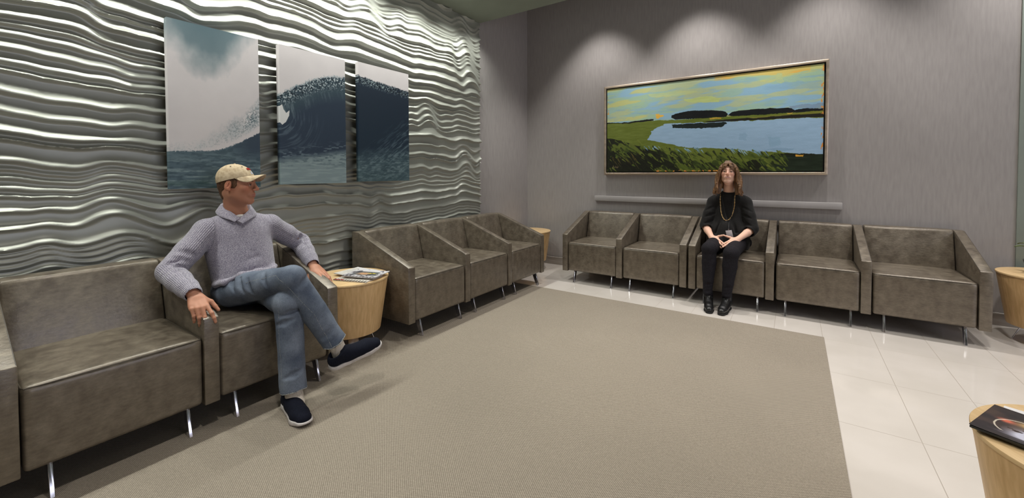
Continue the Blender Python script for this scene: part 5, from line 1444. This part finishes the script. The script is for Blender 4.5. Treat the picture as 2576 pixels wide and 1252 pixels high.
# ------------------------------------------------------------------ magazines and plant
def mag_art(kind, nu=240, nv=180):
    U, V = np.meshgrid(np.linspace(0, 1, nu), np.linspace(0, 1, nv))
    n1, n2 = Noise(71 + kind), Noise(83 + kind); a = n1.fbm(U * 5, V * 6, 4); b = n2.fbm(U * 9, V * 9, 4)
    img = np.zeros(U.shape + (3,))
    def mixin(w, c):
        nonlocal img
        w = np.clip(w, 0, 1)[..., None]; img = img * (1 - w) + np.asarray(c, float) * w
    if kind == 0:
        U0 = U; U = U * 1.75
    if kind == 0:      # dark night photograph with a glow and pale swirls
        img[:] = (40, 30, 34); mixin((a - 0.4) * 3, (70, 52, 46))
        g = np.exp(-(((U - 0.62) / 0.22) ** 2 + ((V - 0.60) / 0.10) ** 2)); mixin(g * 1.2, (238, 196, 130))
        g = np.exp(-(((U - 0.28) / 0.09) ** 2 + ((V - 0.56) / 0.06) ** 2)); mixin(g * 1.2, (214, 110, 84))
        g = np.exp(-(((U - 0.62 - 0.2 * (V - 0.3)) / 0.22) ** 2 + ((V - 0.25) / 0.18) ** 2)); mixin(g * (b > 0.45) * 1.4, (206, 206, 224))
        r = np.abs(np.hypot((U - 0.48) / 0.30, (V - 0.42) / 0.26) - 1); mixin((r < 0.035) * (V > 0.2) * 0.9, (224, 214, 196))
        mixin((U > 0.80) * (a > 0.40) * 0.9, (216, 204, 182)); mixin((V < 0.12) * 0.6, (34, 28, 32)); U = U0
    elif kind == 1:    # pale page with columns
        img[:] = (226, 222, 216); mixin(((np.sin(V * 170) > 0.2) & (U > 0.08) & (U < 0.92) & (np.abs(U - 0.5) > 0.03) & (b > 0.35)) * 0.30, (120, 118, 120))
        mixin((V > 0.88) * 0.85, (236, 234, 236)); mixin(((V > 0.62) & (V < 0.8) & (U > 0.5) & (U < 0.9)) * 0.5, (150, 140, 128))
    elif kind == 2:    # photo cover with people-like warm patch, yellow accent
        img[:] = (198, 196, 200); mixin((V > 0.75) * 0.8, (228, 226, 230)); mixin(((V > 0.25) & (V < 0.72) & (U > 0.15) & (U < 0.85)) * 0.95, (88, 96, 104))
        g = np.exp(-(((U - 0.45) / 0.18) ** 2 + ((V - 0.45) / 0.14) ** 2)); mixin(g * 1.3, (206, 160, 122))
        g = np.exp(-(((U - 0.68) / 0.10) ** 2 + ((V - 0.52) / 0.06) ** 2)); mixin(g * 1.4, (220, 200, 70)); mixin((b > 0.62) * 0.7, (58, 54, 60)); mixin((V < 0.12) * (np.sin(U * 60) > -0.2) * 0.6, (96, 86, 92))
    else:              # catalogue, white with black and red blocks at the bound edge
        img[:] = (222, 216, 206); mixin((V < 0.14) * (np.sin(U * 75) > 0.0), (26, 24, 26)); mixin(((V < 0.12) & (U < 0.35) & (b > 0.45)) * 1.0, (170, 48, 40)); mixin(((V > 0.3) & (a > 0.55)) * 0.6, (120, 112, 108))
    return U, V, img

def magazine(kind, cx, cy, z, ang, w_, h_, th, label, group, curl=0.0, spiral=False):
    root = empty('magazine', (cx, cy, z), ang, label, 'magazine', group)
    frombm('pages', boxbm(-w_ / 2 + 0.001, w_ / 2 - 0.001, -h_ / 2 + 0.001, h_ / 2 - 0.001, 0.0, th, 0.0006), PAGES, root)
    U, V, img = mag_art(kind)
    nv, nu = U.shape
    X = np.stack([(U - 0.5) * w_, (V - 0.5) * h_, th + 0.0006 + curl * ((1 - U) ** 4 * 0.6 + np.abs(np.sin(U * 3.0)) * 0.12)], -1).reshape(-1, 3)
    B_ = X.copy(); B_[:, 2] -= 0.0005
    F = grid_faces(nv, nu)[:, ::-1]; F2 = grid_faces(nv, nu, len(X))
    npmesh('cover', np.concatenate([X, B_]), np.concatenate([F, F2]), GLOSSP, root, col=np.concatenate([linA(img).reshape(-1, 3)] * 2), smooth=False)
    if spiral:
        pts = []
        for i in range(26 * 10):
            t = i / (26 * 10 - 1); a = 2 * math.pi * 26 * t; pts.append(((t - 0.5) * (w_ - 0.01), -h_ / 2 + 0.002 + 0.0042 * math.cos(a), th / 2 + 0.0016 + 0.0042 * math.sin(a)))
        v, f = tube(pts, 0.0007, 5); pydata('spiral_binding', v, f, PIPING, root)
    return root
m, N, L, b = mat('page_edges', lin(214, 208, 200), 0.7); add_noise(N, L, b, lin(196, 188, 180), lin(226, 220, 214), 60, 2, stretch=(0.2, 0.2, 30)); PAGES = m
m, N, L, b = mat('dark_page_edges', lin(40, 42, 40), 0.5); add_noise(N, L, b, lin(28, 32, 30), lin(60, 60, 58), 60, 2, stretch=(0.2, 0.2, 30)); DPAGES = m
TZ = TH + 0.0042
G1 = 'magazines on the table beside the seated man'; G2 = 'magazines on the bottom right table'
magazine(3, -2.440, 1.712, TZ, math.atan2(0.31, 0.95), 0.255, 0.19, 0.007, 'spiral bound catalogue with black and red edge, bottom of the pile near the man', G1, 0, True)
magazine(1, -2.560, 1.778, TZ + 0.0125, math.atan2(0.99, -0.12) - math.pi / 2, 0.20, 0.215, 0.003, 'white magazine with text columns, lying behind the photo magazine by the man', G1, 0.004)
magazine(2, -2.430, 1.768, TZ + 0.0185, math.atan2(0.33, 0.90), 0.245, 0.20, 0.004, 'grey photo cover magazine on top of the pile beside the seated man', G1, 0.008)
z2 = TH + 0.0002
o = magazine(1, 0.622, 1.722, z2, math.atan2(-0.36, 0.93), 0.27, 0.205, 0.004, 'pale magazine underneath the dark one, showing a white corner', G2)
o = magazine(1, 0.590, 1.650, z2 + 0.0052, math.atan2(-0.55, 0.83), 0.27, 0.195, 0.004, 'thin magazine at the bottom of the pile, peeking out at the front', G2)
for ch in o.children:
    if ch.name.startswith('pages'): ch.data.materials.clear(); ch.data.materials.append(DPAGES)
o = magazine(0, 0.574, 1.666, z2 + 0.0104, math.atan2(-0.47, 0.88), 0.275, 0.205, 0.006, 'glossy dark magazine with glowing night photo, topmost in the bottom right corner', G2, 0.004)
for ch in o.children:
    if ch.name.startswith('pages'): ch.data.materials.clear(); ch.data.materials.append(DPAGES)

# potted plant on the right table, only a leaf tip reaches into view
def plant(x, y, z):
    root = empty('potted_plant', (x, y, z), 0, 'dark potted plant with arching green strap leaves on the right table', 'plant')
    m, N, L, b = mat('dark_glazed_pot', rough=0.35); add_noise(N, L, b, lin(38, 42, 42), lin(52, 56, 54), 12); pot = m
    m, N, L, b = mat('strap_leaf', rough=0.4); add_noise(N, L, b, lin(58, 78, 40), lin(104, 124, 62), 14, 4, stretch=(1, 1, 3)); leafm = m
    m, N, L, b = mat('potting_soil', rough=0.95); add_noise(N, L, b, lin(40, 32, 26), lin(64, 50, 40), 90, 3, bump=0.6); soil = m
    v, f = lathe([(0.070, 0.0), (0.080, 0.004), (0.104, 0.06), (0.112, 0.088), (0.112, 0.094), (0.106, 0.094), (0.100, 0.084)], 48); po = pydata('pot', v, f, pot, root)
    v, f = lathe([(0.101, 0.080), (0.0, 0.086)], 48); pydata('soil', v, f, soil, po)
    rs = random.Random(3)
    for k in range(9):
        a = R(180) + 0.12 if k == 0 else R(40 * k + 180) + rs.uniform(-0.2, 0.2)
        L_ = 0.155 if k == 0 else rs.uniform(0.11, 0.17); hgt = 0.150 if k == 0 else rs.uniform(0.10, 0.2)
        V = []; F = []; n = 14
        for i in range(n):
            t = i / (n - 1); r = 0.01 + L_ * t; zc = 0.085 + hgt * math.sin(t * 2.0) * 0.72; wd = 0.017 * math.sin(math.pi * (0.12 + 0.86 * t)) ** 0.8
            for (s_, dz) in ((-1, 0.004), (0, 0.0), (1, 0.004), (0, -0.002)):
                px, py = r, s_ * wd; V.append((px * math.cos(a) - py * math.sin(a), px * math.sin(a) + py * math.cos(a), zc + dz))
        for i in range(n - 1):
            for q in range(4): F.append((i * 4 + q, i * 4 + (q + 1) % 4, (i + 1) * 4 + (q + 1) % 4, (i + 1) * 4 + q))
        F += [(0, 1, 2, 3), ((n - 1) * 4 + 3, (n - 1) * 4 + 2, (n - 1) * 4 + 1, (n - 1) * 4)]
        pydata('leaf', V, F, leafm, root)
    return root
plant(1.450, 4.43, TH)
